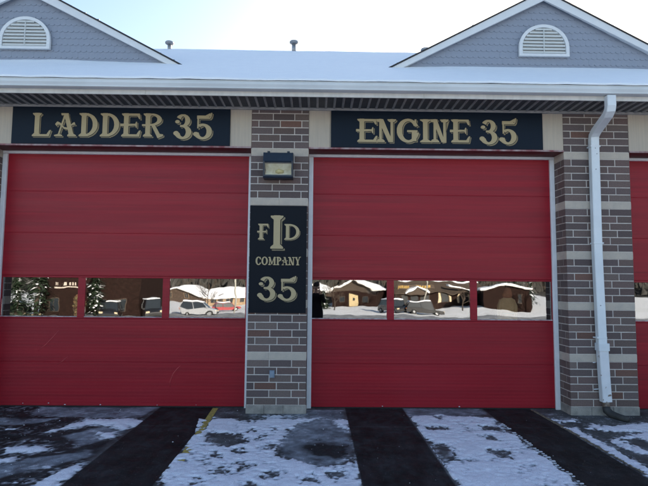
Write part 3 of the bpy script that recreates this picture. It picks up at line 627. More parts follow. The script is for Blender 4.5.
# ------------------------------------------------------------------ lettering
def glyph(ch, wd):
    """returns a function mask(x,y) on x in 0..wd, y in 0..1; engraved roman letters with flared serifs"""
    s = .20 if wd > .5 else .2
    def rect(x0, y0, x1, y1): return lambda X, Y: (X >= x0) & (X <= x1) & (Y >= y0) & (Y <= y1)
    def poly(*P): return lambda X, Y: polysd(X, Y, P) > 0
    def ell(cx, cy, rx, ry): return lambda X, Y: ((X-cx)/rx)**2+((Y-cy)/ry)**2 <= 1
    def OR(*f): return lambda X, Y: np.logical_or.reduce([g(X, Y) for g in f])
    def AND(*f): return lambda X, Y: np.logical_and.reduce([g(X, Y) for g in f])
    def SUB(a, b): return lambda X, Y: a(X, Y) & ~b(X, Y)
    def serif(cx, y, hw, up):   # flared foot: up=+1 foot at the bottom, -1 at the top
        return poly((cx-hw, y), (cx+hw, y), (cx+hw, y+.045*up), (cx+s*.55, y+.12*up), (cx-s*.55, y+.12*up), (cx-hw, y+.045*up))
    def stem(cx, hw=None): 
        hw = hw or s*.95; return OR(rect(cx-s/2, 0, cx+s/2, 1), serif(cx, 0, hw, 1), serif(cx, 1, hw, -1))
    W = wd
    if ch == 'I': return stem(W/2, min(W*.49, s*1.15))
    if ch == 'L': return OR(stem(.21), poly((.1, 0), (W*.9, 0), (W, .27), (W*.91, .26), (W*.78, .09), (.1, .09)))
    if ch in 'EF':
        f = [stem(.24), poly((.1, 1), (W*.93, 1), (W*.97, .76), (W*.90, .76), (W*.80, .90), (.1, .90)), poly((0, .54), (.06, .50), (.0, .44), (W*.72, .47), (W*.76, .38), (W*.80, .38), (W*.80, .64), (W*.76, .64), (W*.72, .55)),
             AND(rect(0, .45, .3, .55), rect(0, .45, .3, .55))]
        if ch == 'E': f.append(poly((.1, 0), (W*.93, 0), (W, .27), (W*.92, .26), (W*.80, .10), (.1, .10)))
        return OR(*f)
    if ch == 'D': return OR(stem(.22, .2), SUB(AND(ell(W*.36, .5, W*.64, .5), rect(.22, 0, W, 1)), AND(ell(W*.36, .5, W*.64-s*1.05, .40), rect(.22, 0, W, 1))))
    if ch == 'P': return OR(stem(.22), SUB(AND(ell(W*.42, .72, W*.58, .28), rect(.22, 0, W, 1)), AND(ell(W*.42, .72, W*.58-s, .20), rect(.22, 0, W, 1))))
    if ch == 'R': return OR(stem(.24), rect(0, .45, .3, .53), SUB(AND(ell(W*.42, .735, W*.50, .265), rect(.22, 0, W, 1)), AND(ell(W*.42, .735, W*.50-s*.95, .185), rect(.22, 0, W, 1))),
                           poly((W*.42, .50), (W*.62, .48), (W*.84, .12), (W*1.0, .10), (W*.99, .02), (W*.74, -.07), (W*.68, .05)))
    if ch == 'A': return OR(poly((W*.15, .03), (W*.22, .03), (W*.50, .90), (W*.42, .93)), poly((W*.40, 1), (W*.60, 1), (W*.90, .03), (W*.68, .03)), poly((W*.28, 1), (W*.62, 1), (W*.62, .93), (W*.30, .90)),
                           poly((0, 0), (W*.36, 0), (W*.36, .05), (W*.22, .11), (W*.12, .08), (0, .05)), poly((W*.60, 0), (W, 0), (W, .05), (W*.86, .12), (W*.66, .11), (W*.60, .05)),
                           poly((W*.10, .42), (W*.02, .52), (W*.12, .64), (W*.26, .58), (W*.44, .40), (W*.60, .37), (W*.80, .56), (W*.90, .62), (W*.96, .50), (W*.86, .50), (W*.78, .46), (W*.60, .29), (W*.44, .31), (W*.22, .50), (W*.14, .50)))
    if ch == 'N': return OR(rect(W*.14, 0, W*.14+s*.55, 1), rect(W*.78, 0, W*.78+s*.55, 1), poly((W*.06, 1), (W*.36, 1), (W*.90, 0), (W*.66, 0)), serif(W*.14+s*.27, 0, s*.9, 1), serif(W*.14+s*.1, 1, s*.75, -1), serif(W*.78+s*.27, 1, s*.9, -1))
    if ch == 'M': return OR(rect(W*.12, 0, W*.12+s*.5, 1), rect(W*.78, 0, W*.78+s*.9, 1), poly((W*.08, 1), (W*.28, 1), (W*.54, .2), (W*.44, .1)), poly((W*.92, 1), (W*.78, 1), (W*.44, .1), (W*.52, .05)), serif(W*.12+s*.25, 0, s*.75, 1), serif(W*.78+s*.45, 0, s*.9, 1), serif(W*.14, 1, s*.6, -1), serif(W*.9, 1, s*.6, -1))
    if ch == 'O': return SUB(ell(W/2, .5, W/2, .52), ell(W/2, .5, W/2-s*1.05, .41))
    if ch == 'C': return OR(SUB(SUB(ell(W*.54, .5, W*.54, .52), ell(W*.56, .5, W*.54-s*1.0, .41)), rect(W*.72, .30, 2, .70)), poly((W*.84, 1), (W*.92, 1), (W*.92, .64), (W*.80, .70)))
    if ch == 'G': return OR(SUB(SUB(ell(W*.54, .5, W*.54, .52), ell(W*.56, .5, W*.54-s*1.05, .41)), rect(W*.62, .42, 2, .70)), poly((W*.86, 1), (W*.95, 1), (W*.95, .66), (W*.84, .72)), rect(W*.72, .05, W*.72+s, .47), poly((W*.50, .52), (W*1.0, .52), (W*1.0, .44), (W*.50, .44)))
    if ch == 'Y': return OR(rect(W*.5-s/2, 0, W*.5+s/2, .45), serif(W*.5, 0, s, 1), poly((W*.06, 1), (W*.32, 1), (W*.62, .42), (W*.40, .42)), poly((W*.74, 1), (W*.86, 1), (W*.58, .40), (W*.5, .46)), rect(0, .94, W*.42, 1), poly((W*.66, .92), (W*1.0, .98), (W*1.0, 1.06), (W*.68, 1)))
    def arc(cx, cy, rx, ry, t, a0, a1, thin=.45):
        """ring whose stroke is thick at the sides, thin at top and bottom; a0..a1 degrees ccw"""
        def f(X, Y):
            dx, dy = (X-cx), (Y-cy); a = np.degrees(np.arctan2(dy/ry, dx/rx)) % 360
            inn = ((X-cx)/(rx-t))**2 + ((Y-cy)/(ry-t*thin))**2 > 1
            lo, hi = a0 % 360, a1 % 360; ok = (a >= lo) & (a <= hi) if lo <= hi else (a >= lo) | (a <= hi)
            return (((dx/rx)**2+(dy/ry)**2) <= 1) & inn & ok
        return f
    if ch == '3': return OR(arc(W*.50, .74, W*.42, .26, s*1.0, -90, 150), arc(W*.50, .27, W*.50, .29, s*1.1, 200, 90), rect(W*.34, .48, W*.62, .56), ell(W*.18, .69, s*.46, .07), ell(W*.12, .22, s*.55, .09))
    if ch == '5': return OR(arc(W*.48, .31, W*.50, .33, s*1.1, 195, 120), poly((W*.18, .98), (W*.18, .44), (W*.26, .44), (W*.27, .60), (W*.27, .98)), poly((W*.16, .86), (W*.70, .86), (W*.86, .92), (W*.90, 1.10), (W*.98, 1.10), (W*.94, .92), (W*.86, .84), (W*.7, .84)), poly((W*.16, .98), (W*.62, .98), (W*.86, 1.08), (W*.9, 1.0), (W*.72, .84), (W*.16, .84)), ell(W*.12, .20, s*.55, .09))
    return rect(0, 0, W, 1)

def contours(Mk, x0, y0, h):
    """marching squares on float field (0.5 level) -> closed loops"""
    H, Wd = Mk.shape; seg = {}
    B = (Mk > .5).astype(int); code = B[:-1, :-1] + 2*B[:-1, 1:] + 4*B[1:, 1:] + 8*B[1:, :-1]
    def pt(e):
        i, j, k = e
        if k == 0: a, b = Mk[i, j], Mk[i, j+1]; t = (.5-a)/(b-a); return (x0+(j+t)*h, y0+i*h)
        a, b = Mk[i, j], Mk[i+1, j]; t = (.5-a)/(b-a); return (x0+j*h, y0+(i+t)*h)
    TB = {1: [(3, 0)], 2: [(0, 1)], 3: [(3, 1)], 4: [(1, 2)], 5: [(3, 2), (1, 0)], 6: [(0, 2)], 7: [(3, 2)], 8: [(2, 3)], 9: [(2, 0)], 10: [(0, 3), (2, 1)], 11: [(2, 1)], 12: [(1, 3)], 13: [(1, 0)], 14: [(0, 3)]}
    for i, j in zip(*np.nonzero((code > 0) & (code < 15))):
        E_ = [(i, j, 0), (i, j+1, 1), (i+1, j, 0), (i, j, 1)]
        for a, b in TB[code[i, j]]: seg[E_[a]] = E_[b]
    loops = []
    while seg:
        k0 = next(iter(seg)); lp = []; k = k0
        while k in seg: n = seg.pop(k); lp.append(pt(k)); k = n
        if len(lp) > 6: loops.append(lp)
    return loops
def smooth(Mk, it=1):
    A = Mk.astype(float)
    for _ in range(it):
        P = np.pad(A, 1, mode='edge'); A = (P[:-2, 1:-1]+P[2:, 1:-1]+P[1:-1, :-2]+P[1:-1, 2:]+2*P[1:-1, 1:-1])/6
    return A
def shift(Mk, dx, dy):
    o = np.zeros_like(Mk); H, W_ = Mk.shape
    o[max(dy, 0):H+min(dy, 0), max(dx, 0):W_+min(dx, 0)] = Mk[max(-dy, 0):H+min(-dy, 0), max(-dx, 0):W_+min(-dx, 0)]; return o
def fill_mesh(loops, depth, name, m, parent, loc):
    cu = bpy.data.curves.new(name, 'CURVE'); cu.dimensions = '2D'; cu.fill_mode = 'BOTH'; cu.extrude = depth/2
    for lp in loops:
        sp = cu.splines.new('POLY'); sp.points.add(len(lp)-1); sp.points.foreach_set('co', np.array([(x, y, 0, 1) for x, y in lp], 'f').ravel()); sp.use_cyclic_u = True
    t = bpy.data.objects.new('t', cu); COL.objects.link(t); bpy.context.view_layer.update()
    me = bpy.data.meshes.new_from_object(t.evaluated_get(bpy.context.evaluated_depsgraph_get())); bpy.data.objects.remove(t); bpy.data.curves.remove(cu)
    me.transform(Matrix.Rotation(pi/2, 4, 'X')); me.transform(Matrix.Translation(loc)); me.name = name; me.materials.clear()
    return link(name, me, m, parent)
def letter(ch, x0, x1, z0, z1, yf, parent, shadow=True):
    """letter front standing on plane y=yf"""
    Hh = z1-z0; wd = (x1-x0)/Hh; N_ = 110 if Hh > .2 else 60; h = Hh/N_; pad = int(N_*.16)
    nx, ny = int(wd*N_)+2*pad, N_+2*pad
    xs_ = (np.arange(nx)-pad)*h/Hh; ys_ = (np.arange(ny)-pad)*h/Hh; GX, GYY = np.meshgrid(xs_, ys_)
    Mk = glyph(ch, wd)(GX, GYY)
    names = {'3': 'digit', '5': 'digit'}; nm = names.get(ch, 'letter')
    lp = contours(smooth(Mk, 1), -pad*h, -pad*h, h)
    # 3D offset: face at y = yf-depth
    o = fill_mesh(lp, .006, nm, 'gold', parent, (x0, yf-.0032, z0))
    if shadow:
        d = max(2, int(N_*.062)); g = max(1, int(N_*.034))
        sh = shift(Mk, d, -d)
        for k in range(1, d): sh |= shift(Mk, k, -k)
        dil = Mk.copy()
        for a in range(-g, g+1):
            for b_ in range(-g, g+1):
                if a*a+b_*b_ <= g*g: dil |= shift(Mk, a, b_)
        sh = sh & ~dil
        lp = contours(smooth(sh, 1), -pad*h, -pad*h, h)
        if lp: fill_mesh(lp, .004, 'drop_shadow', 'gold2', o, (x0, yf-.0022, z0))
    return o
# sign boards
def sign(x0, x1, z0, z1, m, label):
    b = MB(); b.box(x0, x1, -.022, .0005, z0, z1, .002); o = b.build('sign_board', m); tag(o, label, 'sign'); return o
S1 = sign(-3.362, -.303, 3.692, 4.232, 'navy', 'long navy sign reading LADDER 35 above the left garage door')
S2 = sign(1.126, 4.146, 3.692, 4.232, 'navy', 'long navy sign reading ENGINE 35 above the right garage door')
S3 = sign(.008, .797, 1.358, 2.850, 'navydark', 'tall dark sign reading FD COMPANY 35 on the middle brick pillar')
for ch, a, b_, lo, hi in [('L', -3.081, -2.81, 3.797, 4.13), ('A', -2.763, -2.459, 3.80, 4.132), ('D', -2.43, -2.161, 3.803, 4.136), ('D', -2.133, -1.86, 3.805, 4.138), ('E', -1.843, -1.556, 3.808, 4.14), ('R', -1.539, -1.24, 3.81, 4.143), ('3', -1.087, -.845, 3.785, 4.138), ('5', -.812, -.55, 3.785, 4.13)]:
    letter(ch, a, b_, lo, hi, -.022, S1)
for ch, a, b_, lo, hi in [('E', 1.483, 1.786, 3.772, 4.105), ('N', 1.776, 2.027, 3.773, 4.106), ('G', 2.06, 2.355, 3.775, 4.108), ('I', 2.39, 2.547, 3.777, 4.11), ('N', 2.554, 2.768, 3.779, 4.112), ('E', 2.818, 3.106, 3.781, 4.114), ('3', 3.246, 3.492, 3.762, 4.115), ('5', 3.524, 3.773, 3.765, 4.106)]:
    letter(ch, a, b_, lo, hi, -.022, S2)
for ch, a, b_, lo, hi in [('F', .111, .273, 2.372, 2.590), ('I', .293, .475, 2.246, 2.709), ('D', .482, .698, 2.372, 2.590), ('3', .132, .376, 1.530, 1.858), ('5', .411, .666, 1.530, 1.835)]:
    letter(ch, a, b_, lo, hi, -.022, S3)
for ch, a, b_ in [('C', .095, .170), ('O', .176, .264), ('M', .271, .370), ('P', .377, .450), ('A', .456, .543), ('N', .547, .631), ('Y', .636, .721)]:
    letter(ch, a, b_, 2.018, 2.130, -.022, S3, False)

# wall lamp: hooded wall pack
LX0, LX1, LZ0, LZ1 = .190, .600, 3.215, 3.590
b = MB(); zl = LZ1-.165
b.prism([(-.002, LZ0), (-.150, LZ0), (-.165, LZ0+.02), (-.165, LZ0+.035), (-.150, LZ0+.045), (-.010, LZ0+.045), (-.010, zl), (-.175, zl), (-.190, zl+.02), (-.150, LZ1-.02), (-.06, LZ1), (-.002, LZ1)], 'x', LX0+.02, LX1-.02)
for a in (LX0, LX1-.02): b.prism([(-.003, LZ0), (-.150, LZ0), (-.166, LZ0+.02), (-.190, zl+.02), (-.150, LZ1-.018), (-.06, LZ1), (-.003, LZ1)], 'x', a, a+.0199)
b.box(LX0+.05, LX0+.085, -.11, -.05, LZ1-.005, LZ1+.012); b.box(LX1-.085, LX1-.05, -.11, -.05, LZ1-.005, LZ1+.012)
LP = b.build('wall_lamp', 'lamp_body'); tag(LP, 'unlit dark wall lamp with a sloped hood and glass lens on the brick pillar', 'wall lamp')
b = MB(); b.v = [(LX0+.021, -.148, LZ0+.040), (LX1-.021, -.148, LZ0+.040), (LX1-.021, -.176, zl+.003), (LX0+.021, -.176, zl+.003)]; b.f = [(0, 1, 2, 3)]; b.build('lens', 'lens', LP)
b = MB(); b.quadstrip([(LX0+.022, -.12, LZ0+.046), (LX1-.022, -.12, LZ0+.046)], [(LX0+.03, -.06, (LZ0+zl)/2+.02), (LX1-.03, -.06, (LZ0+zl)/2+.02)]); b.quadstrip([(LX0+.03, -.06, (LZ0+zl)/2+.02), (LX1-.03, -.06, (LZ0+zl)/2+.02)], [(LX0+.022, -.13, zl-.004), (LX1-.022, -.13, zl-.004)]); b.build('reflector', 'lampin', LP)
b = MB(); b.tube([(.36, -.10, LZ0+.095), (.40, -.11, LZ0+.10), (.47, -.10, LZ0+.10)], [.02, .035, .02], 12); b.build('bulb', M['bulb'] if 'bulb' in M else mat('bulb', (.5, .42, .16), .3), LP, True)
# outlet cover
b = MB(); b.box(.312, .381, -.030, -.0015, .480, .580, .005); ob = b.build('outlet_box', 'outlet'); tag(ob, 'small blue-grey weatherproof outlet box low on the middle brick pillar', 'outlet box')
b = MB(); b.box(.318, .375, -.036, -.0305, .487, .573, .004); b.build('cover', 'outlet', ob)
b = MB(); b.box(.332, .361, -.039, -.0362, .497, .504); b.build('latch', 'galv', ob)

# ------------------------------------------------------------------ coat hanging behind the right-hand pane
ct = empty('turnout_coat', (3.75, .408, 1.12))
tag(ct, 'tan canvas coat with a brown collar hanging inside the right door window', 'coat')
def blob(name, rings, m, parent, seg=20, squash=1):
    b = MB()
    for (z, cx, cy, rx, ry) in rings: b.v += [(cx+rx*cos(2*pi*j/seg), cy+ry*sin(2*pi*j/seg)*squash, z) for j in range(seg)]
    for i in range(len(rings)-1):
        for j in range(seg): b.f.append((i*seg+j, i*seg+(j+1) % seg, (i+1)*seg+(j+1) % seg, (i+1)*seg+j))
    b.f += [tuple(range(seg-1, -1, -1)), tuple((len(rings)-1)*seg+j for j in range(seg))]
    return b.build(name, m, parent, True)
blob('coat_body', [(-.10, 0, .02, .085, .03), (.0, 0, .01, .10, .035), (.20, 0, 0, .092, .04), (.36, 0, 0, .105, .042), (.44, 0, 0, .100, .04), (.475, 0, .0, .05, .03)], 'coat_tan', ct)
blob('coat_collar', [(.46, 0, 0, .060, .036), (.50, 0, 0, .075, .040), (.545, .005, 0, .060, .036), (.59, .01, 0, .045, .03), (.62, .01, .01, .02, .015)], 'coat_red', ct)
for sx in (-1, 1):
    b = MB(); b.tube([(sx*.085, .01, .43), (sx*.118, .01, .34), (sx*.120, .015, .15), (sx*.105, .015, .02)], [.030, .034, .030, .026], 10); b.build('sleeve', 'coat_tan', ct, True)
b = MB(); b.box(-.088, .088, -.043, -.037, .23, .245); b.build('reflective_band', 'reflect', ct)
b = MB(); b.tube([(0, .01, .60), (0, .01, .70), (0, .04, .72), (0, .06, 1.6)], .004, 6); b.build('hanger', 'galv', ct)

# ------------------------------------------------------------------ photographer (seen reflected in the right door's glass)
M['skin'] = mat('skin', (.42, .25, .18), .55); M['black_cloth'] = mat('black_coat', (.012, .012, .015), .9, noise=(20, .4), spec=0.15); M['jeans'] = mat('dark_trousers', (.02, .024, .035), .9)
M['hair'] = mat('dark_hair', (.02, .015, .01), .8); M['phone'] = mat('phone_case', (.02, .02, .02), .3); M['boot'] = mat('black_boot_leather', (.015, .013, .012), .6)
M['knit'] = mat('black_knit', (.018, .018, .02), .95, bump=(150, .6, .004)); M['white_eye'] = mat('eye', (.6, .6, .6), .3); M['lip'] = mat('lip', (.32, .13, .11), .5)
def skin(name, verts, edges, rad, m, parent, sub=2, root=0):
    me = bpy.data.meshes.new(name); me.from_pydata(verts, edges, []); o = link(name, me, m, parent)
    md = o.modifiers.new('s', 'SKIN'); md.use_smooth_shade = True
    for i, r in enumerate(rad): me.skin_vertices[0].data[i].radius = r if isinstance(r, tuple) else (r, r); me.skin_vertices[0].data[i].use_root = (i == root)
    su = o.modifiers.new('u', 'SUBSURF'); su.levels = sub; su.render_levels = sub
    bpy.context.view_layer.update(); ev = o.evaluated_get(bpy.context.evaluated_depsgraph_get()); nm = bpy.data.meshes.new_from_object(ev)
    o.modifiers.clear(); o.data = nm; nm.materials.clear(); nm.materials.append(M[m]); bpy.data.meshes.remove(me); nm.shade_smooth(); return o
PX, PY = .945, -7.66
pe = empty('person', (PX, PY, 0)); tag(pe, 'person in a long black coat and knit cap holding up a phone', 'person')
# body: pelvis, spine, neck, head; legs; arms raised to hold the phone (local coordinates, facing +Y)
V = [(0, 0, .96), (0, 0, 1.12), (0, .01, 1.30), (0, 0, 1.44), (0, .0, 1.53), (0, .02, 1.60), (0, .03, 1.69), (0, .01, 1.76),
     (.10, 0, .90), (.11, .01, .50), (.11, -.02, .10), (.13, .10, .04), (-.10, 0, .90), (-.11, .03, .50), (-.11, .02, .10), (-.14, .14, .04),
     (.17, 0, 1.42), (.24, .06, 1.20), (.13, .33, 1.52), (.105, .40, 1.63), (-.17, 0, 1.42), (-.24, .06, 1.20), (-.13, .33, 1.52), (-.105, .40, 1.63)]
E_ = [(0, 1), (1, 2), (2, 3), (3, 4), (4, 5), (5, 6), (6, 7), (0, 8), (8, 9), (9, 10), (10, 11), (0, 12), (12, 13), (13, 14), (14, 15), (3, 16), (16, 17), (17, 18), (18, 19), (3, 20), (20, 21), (21, 22), (22, 23)]
rd = [(.16, .11), (.14, .10), (.16, .11), (.13, .09), .055, .065, .085, .07, .09, .062, .042, .04, .09, .062, .042, .04, .065, .048, .034, .026, .065, .048, .034, .026]
skin('body', V, E_, rd, 'skin', pe)
cv = [(0, 0, .62), (0, 0, .96), (0, 0, 1.14), (0, .01, 1.32), (0, 0, 1.44), (0, -.005, 1.51), (.19, 0, 1.42), (.25, .06, 1.19), (.135, .31, 1.50), (-.19, 0, 1.42), (-.25, .06, 1.19), (-.135, .31, 1.50)]
skin('coat', cv, [(0, 1), (1, 2), (2, 3), (3, 4), (4, 5), (4, 6), (6, 7), (7, 8), (4, 9), (9, 10), (10, 11)], [(.24, .17), (.20, .14), (.175, .125), (.195, .135), (.16, .11), (.085, .08), .085, .065, .048, .085, .065, .048], 'black_cloth', pe, 2, 1)
for sx, ky in ((1, 0), (-1, .02)):
    skin('trouser_leg', [(sx*.10, 0, .80), (sx*.11, .01+ky, .50), (sx*.11, -.01+ky, .10)], [(0, 1), (1, 2)], [.105, .080, .068], 'jeans', pe)
    skin('boot', [(sx*.11, -.03+ky, .14), (sx*.11, -.03+ky, .06), (sx*.12, .06+ky, .045), (sx*.135, .16+ky, .040)], [(0, 1), (1, 2), (2, 3)], [.058, .060, .050, .040], 'boot', pe)
b = MB(); n = 20; b.tube([(0, .02, 1.715), (0, .018, 1.75), (0, .010, 1.80), (0, .0, 1.835), (0, -.003, 1.85)], [.112, .112, .098, .060, .01], n); b.build('knit_cap', 'knit', pe, True)
skin('nose', [(0, .105, 1.685), (0, .128, 1.655)], [(0, 1)], [.010, .016], 'skin', pe, 1)
for sx in (-1, 1):
    b = MB(); b.tube([(sx*.034, .096, 1.690), (sx*.034, .104, 1.690), (sx*.034, .109, 1.690)], [.014, .012, .003], 10); b.build('eye', 'white_eye', pe, True)
    skin('ear', [(sx*.088, .02, 1.70), (sx*.096, .015, 1.66)], [(0, 1)], [.016, .012], 'skin', pe, 1)
    # hand with four fingers behind the phone's edge and a thumb
    hx = sx*.098; hv = [(hx, .41, 1.635), (sx*.090, .445, 1.675), (sx*.082, .470, 1.705)]
    hand = skin('hand', hv, [(0, 1), (1, 2)], [(.026, .018), (.036, .016), (.034, .014)], 'skin', pe)
    for k in range(4):
        z = 1.725 + .021*(k-.6); x = sx*(.094-.003*k); L_ = (.9, 1.0, .95, .75)[k]
        skin('finger', [(sx*.088, .475, 1.700+.012*k), (x+sx*.006, .495, z+.010), (x-sx*.002, .515, z+.030*L_), (x-sx*.018, .522, z+.045*L_)][:4], [(0, 1), (1, 2), (2, 3)], [.0095, .009, .0082, .007], 'skin', hand, 1)
    skin('thumb', [(sx*.082, .455, 1.675), (sx*.066, .490, 1.700), (sx*.056, .502, 1.722)], [(0, 1), (1, 2)], [.012, .010, .008], 'skin', hand, 1)
b = MB(); b.box(-.020, .020, .118, .121, 1.628, 1.634); 
skin('mouth', [(-.020, .108, 1.628), (0, .114, 1.628), (.020, .108, 1.628)], [(0, 1), (1, 2)], [.004, .006, .004], 'lip', pe, 1)
ph = MB(); ph.box(PX-.118, PX+.030, PY+.506, PY+.515, 1.722, 1.794, .002); pho = ph.build('phone', 'phone'); tag(pho, 'black phone held up in front of the face of the person in the black coat', 'phone')

# ------------------------------------------------------------------ across the lot: houses, vehicles, trees (reflected in the panes)
GZ = -2.25
M['hbrick'] = mat('house_brick', (.022, .012, .010), .9, noise=(3, .7, (.011, .007, .006)), spk=(5, .60, .3, (.06, .04, .03)), spec=0.05)
M['hbrick2'] = mat('house_brick_brown', (.09, .065, .05), .9, noise=(3, .7, (.045, .03, .024)), spk=(5, .60, .5, (.26, .2, .16)), spec=0.05)
M['htan'] = mat('house_tan', (.32, .23, .15), .9, noise=(2, .5), spec=0.1); M['hbrown'] = mat('house_brown_siding', (.060, .046, .037), .85, noise=(2, .5), streak=(.2, .2, 12, .6, (.10, .078, .062)), spec=0.05)
M['hdoor'] = mat('pale_door', (.46, .36, .20), .6); M['hwin'] = mat('dark_window', (.02, .025, .03), .15); M['cream'] = mat('cream_shutter', (.50, .40, .26), .7)
M['bark'] = mat('bark', (.065, .050, .040), .95, noise=(8, .6), spec=0.1); M['needle'] = mat('needles', (.022, .035, .020), .9, spec=0.1); M['twig'] = mat('twigs', (.085, .065, .050), .9, spec=0.1)
M['yleaf'] = mat('dry_leaves', (.13, .12, .05), .8, noise=(2, .9, (.14, .05, .03))); M['conc'] = mat('pole_grey', (.35, .34, .30), .7)
def house(name, x0, x1, y0, y1, wallz, ridgez, wm, label, gable_front=True, wins=(), doors=(), gm=None, over=.5, ridge_x=None):
    """wins/doors: (x, zbottom, width, height) on the +Y front; y1 is the front"""
    root = empty(name, ((x0+x1)/2, (y0+y1)/2, GZ)); tag(root, label, 'house')
    ox, oy = root.location.x, root.location.y
    def P(x, y, z): return (x-ox, y-oy, z-GZ)
    b = MB(); b.box(x0-ox, x1-ox, y0-oy, y1-oy, -.4, wallz-GZ); b.build('wall', wm, root)
    if gable_front:
        xm = ridge_x if ridge_x is not None else (x0+x1)/2
        b = MB(); b.prism([(x0-ox, wallz-GZ+.002), (x1-ox, wallz-GZ+.002), (xm-ox, ridgez-GZ-.15)], 'y', y0-oy, y1-oy-.01); b.build('gable_wall', gm or wm, root)
        sl_ = (ridgez-wallz)/((x1-x0)/2+over)
        b = MB(); t = .12; b.prism([(x0-over-ox, wallz-GZ-.0), (xm-ox, ridgez-GZ), (x1+over-ox, wallz-GZ-.0), (x1+over-ox, wallz-GZ-t), (xm-ox, ridgez-GZ-t), (x0-over-ox, wallz-GZ-t)], 'y', y0-over-oy, y1+over-oy); rf = b.build('roof', 'fascia', root)
        b = MB(); b.prism([(x0-over-ox, wallz-GZ+.01), (xm-ox, ridgez-GZ+.01), (x1+over-ox, wallz-GZ+.01), (x1+over-ox, wallz-GZ+.24), (xm-ox, ridgez-GZ+.25), (x0-over-ox, wallz-GZ+.24)], 'y', y0-over-oy+.05, y1+over-oy+.03); b.build('snow_cover', 'snow', rf)
    else:
        ym = (y0+y1)/2
        b = MB(); b.prism([(y0-over-oy, wallz-GZ-.05), (ym-oy, ridgez-GZ-.05), (y1+over-oy, wallz-GZ-.05), (y1+over-oy, wallz-GZ-.17), (ym-oy, ridgez-GZ-.2), (y0-over-oy, wallz-GZ-.17)], 'x', x0-over-ox, x1+over-ox); rf = b.build('roof', 'hbrown' if gm == 'bare' else 'fascia', root)
        b = MB(); b.prism([(y0-oy, wallz-GZ), (y1-oy, wallz-GZ), (ym-oy, ridgez-GZ-.25)], 'x', x0-ox+.01, x1-ox-.01); b.build('gable_wall', wm, root)
        if gm != 'bare':
            b = MB(); b.prism([(y0-over-oy, wallz-GZ-.04), (y1+over-oy, wallz-GZ-.04), (y1+over-oy, wallz-GZ+.14), (ym-oy, ridgez-GZ+.2), (y0-over-oy, wallz-GZ+.14)], 'x', x0-over-ox+.05, x1+over-ox-.05); b.build('snow_cover', 'snow', rf)
        else:
            b = MB(); b.prism([(ym-oy-1, ridgez-GZ-.4), (ym-oy+.6, ridgez-GZ-.25), (ym-oy, ridgez-GZ+.12)], 'x', x0-over-ox, x1+over-ox); b.build('snow_cover', 'snow', rf)
    for (x, zb_, w_, h_) in wins:
        b = MB(); b.box(x-w_/2-ox, x+w_/2-ox, y1-oy-.02, y1-oy+.03, zb_, zb_+h_); wn = b.build('window', 'hwin', root)
        f = MB(); t = .08
        f.box(x-w_/2-t-ox, x+w_/2+t-ox, y1-oy+.001, y1-oy+.07, zb_+h_+.002, zb_+h_+t); f.box(x-w_/2-t-ox, x+w_/2+t-ox, y1-oy+.001, y1-oy+.09, zb_-t, zb_-.002)
        f.box(x-w_/2-t-ox, x-w_/2-ox-.002, y1-oy+.001, y1-oy+.07, zb_, zb_+h_); f.box(x+w_/2+.002-ox, x+w_/2+t-ox, y1-oy+.001, y1-oy+.07, zb_, zb_+h_)
        f.box(x-.025-ox, x+.025-ox, y1-oy+.031, y1-oy+.05, zb_, zb_+h_); f.build('frame', 'hbrown' if wm == 'hbrick' else 'htan', wn)
    for (x, zb_, w_, h_, dm) in doors:
        b = MB(); b.box(x-w_/2-ox, x+w_/2-ox, y1-oy-.02, y1-oy+.04, zb_, zb_+h_, 0); d = b.build('door', dm, root)
        b = MB(); b.box(x-w_*.12-ox, x+w_*.12-ox, y1-oy+.041, y1-oy+.05, zb_+h_*.5, zb_+h_*.8); b.build('pane', 'hwin', d)
    root.rotation_euler.z = R(ROTS.get(round(x0, 1), 0)); return root
ROTS = {5.0: 16, -19.5: -12, -29.5: 22, -11.0: -20, -1.8: 12, 30.2: 14}
house('brick_house', 5.0, 13.6, -97, -86, .60, 2.35, 'hbrick', 'low brick house with a brown gable, snowy roof and pale yellow door', True, [(7.0, 1.0, 1.0, 1.0), (11.6, 1.0, .9, 1.0)], [(9.1, .05, 1.75, 2.25, 'hdoor')], 'hbrown', .6)
h5 = house('brick_clubhouse', 15.4, 32.0, -99, -88, .25, 2.7, 'hbrick', 'long brick building with a brown roof, small centre gable and gold lettering', False, [(17.0, .7, 1.3, 1.4), (20.6, .7, 1.6, 1.4), (24.2, .7, 1.2, 1.4), (28.2, .7, 1.1, 1.3), (30.6, .7, 1.0, 1.3)], [(18.8, .02, 1.1, 2.1, 'hwin')], 'bare', .7)
o5 = h5.location
b = MB(); b.prism([(17.3-o5.x, 2.35), (20.9-o5.x, 2.35), (19.1-o5.x, 3.25)], 'y', 6.2, 6.5); b.build('porch_gable', 'hbrown', h5)
b = MB(); b.prism([(17.1-o5.x, 2.38), (19.1-o5.x, 3.36), (21.1-o5.x, 2.38), (21.1-o5.x, 2.55), (19.1-o5.x, 3.52), (17.1-o5.x, 2.55)], 'y', 4.2, 6.6); b.build('porch_snow', 'snow', h5)
b = MB(); b.prism([(25.2-o5.x, 3.9), (25.2-o5.x, 4.12), (33.0-o5.x, 2.72), (33.0-o5.x, 2.50)], 'y', 5.0, 6.4); b.build('roof_snow_ridge', 'snow', h5)
for x in (23.2, 25.2, 27.4, 29.1, 29.9, 31.4):
    b = MB(); b.box(x-.22-o5.x, x+.22-o5.x, 5.505, 5.56, .7, 2.1); b.build('shutter', 'cream', h5)
h5.rotation_euler.z = R(-4)
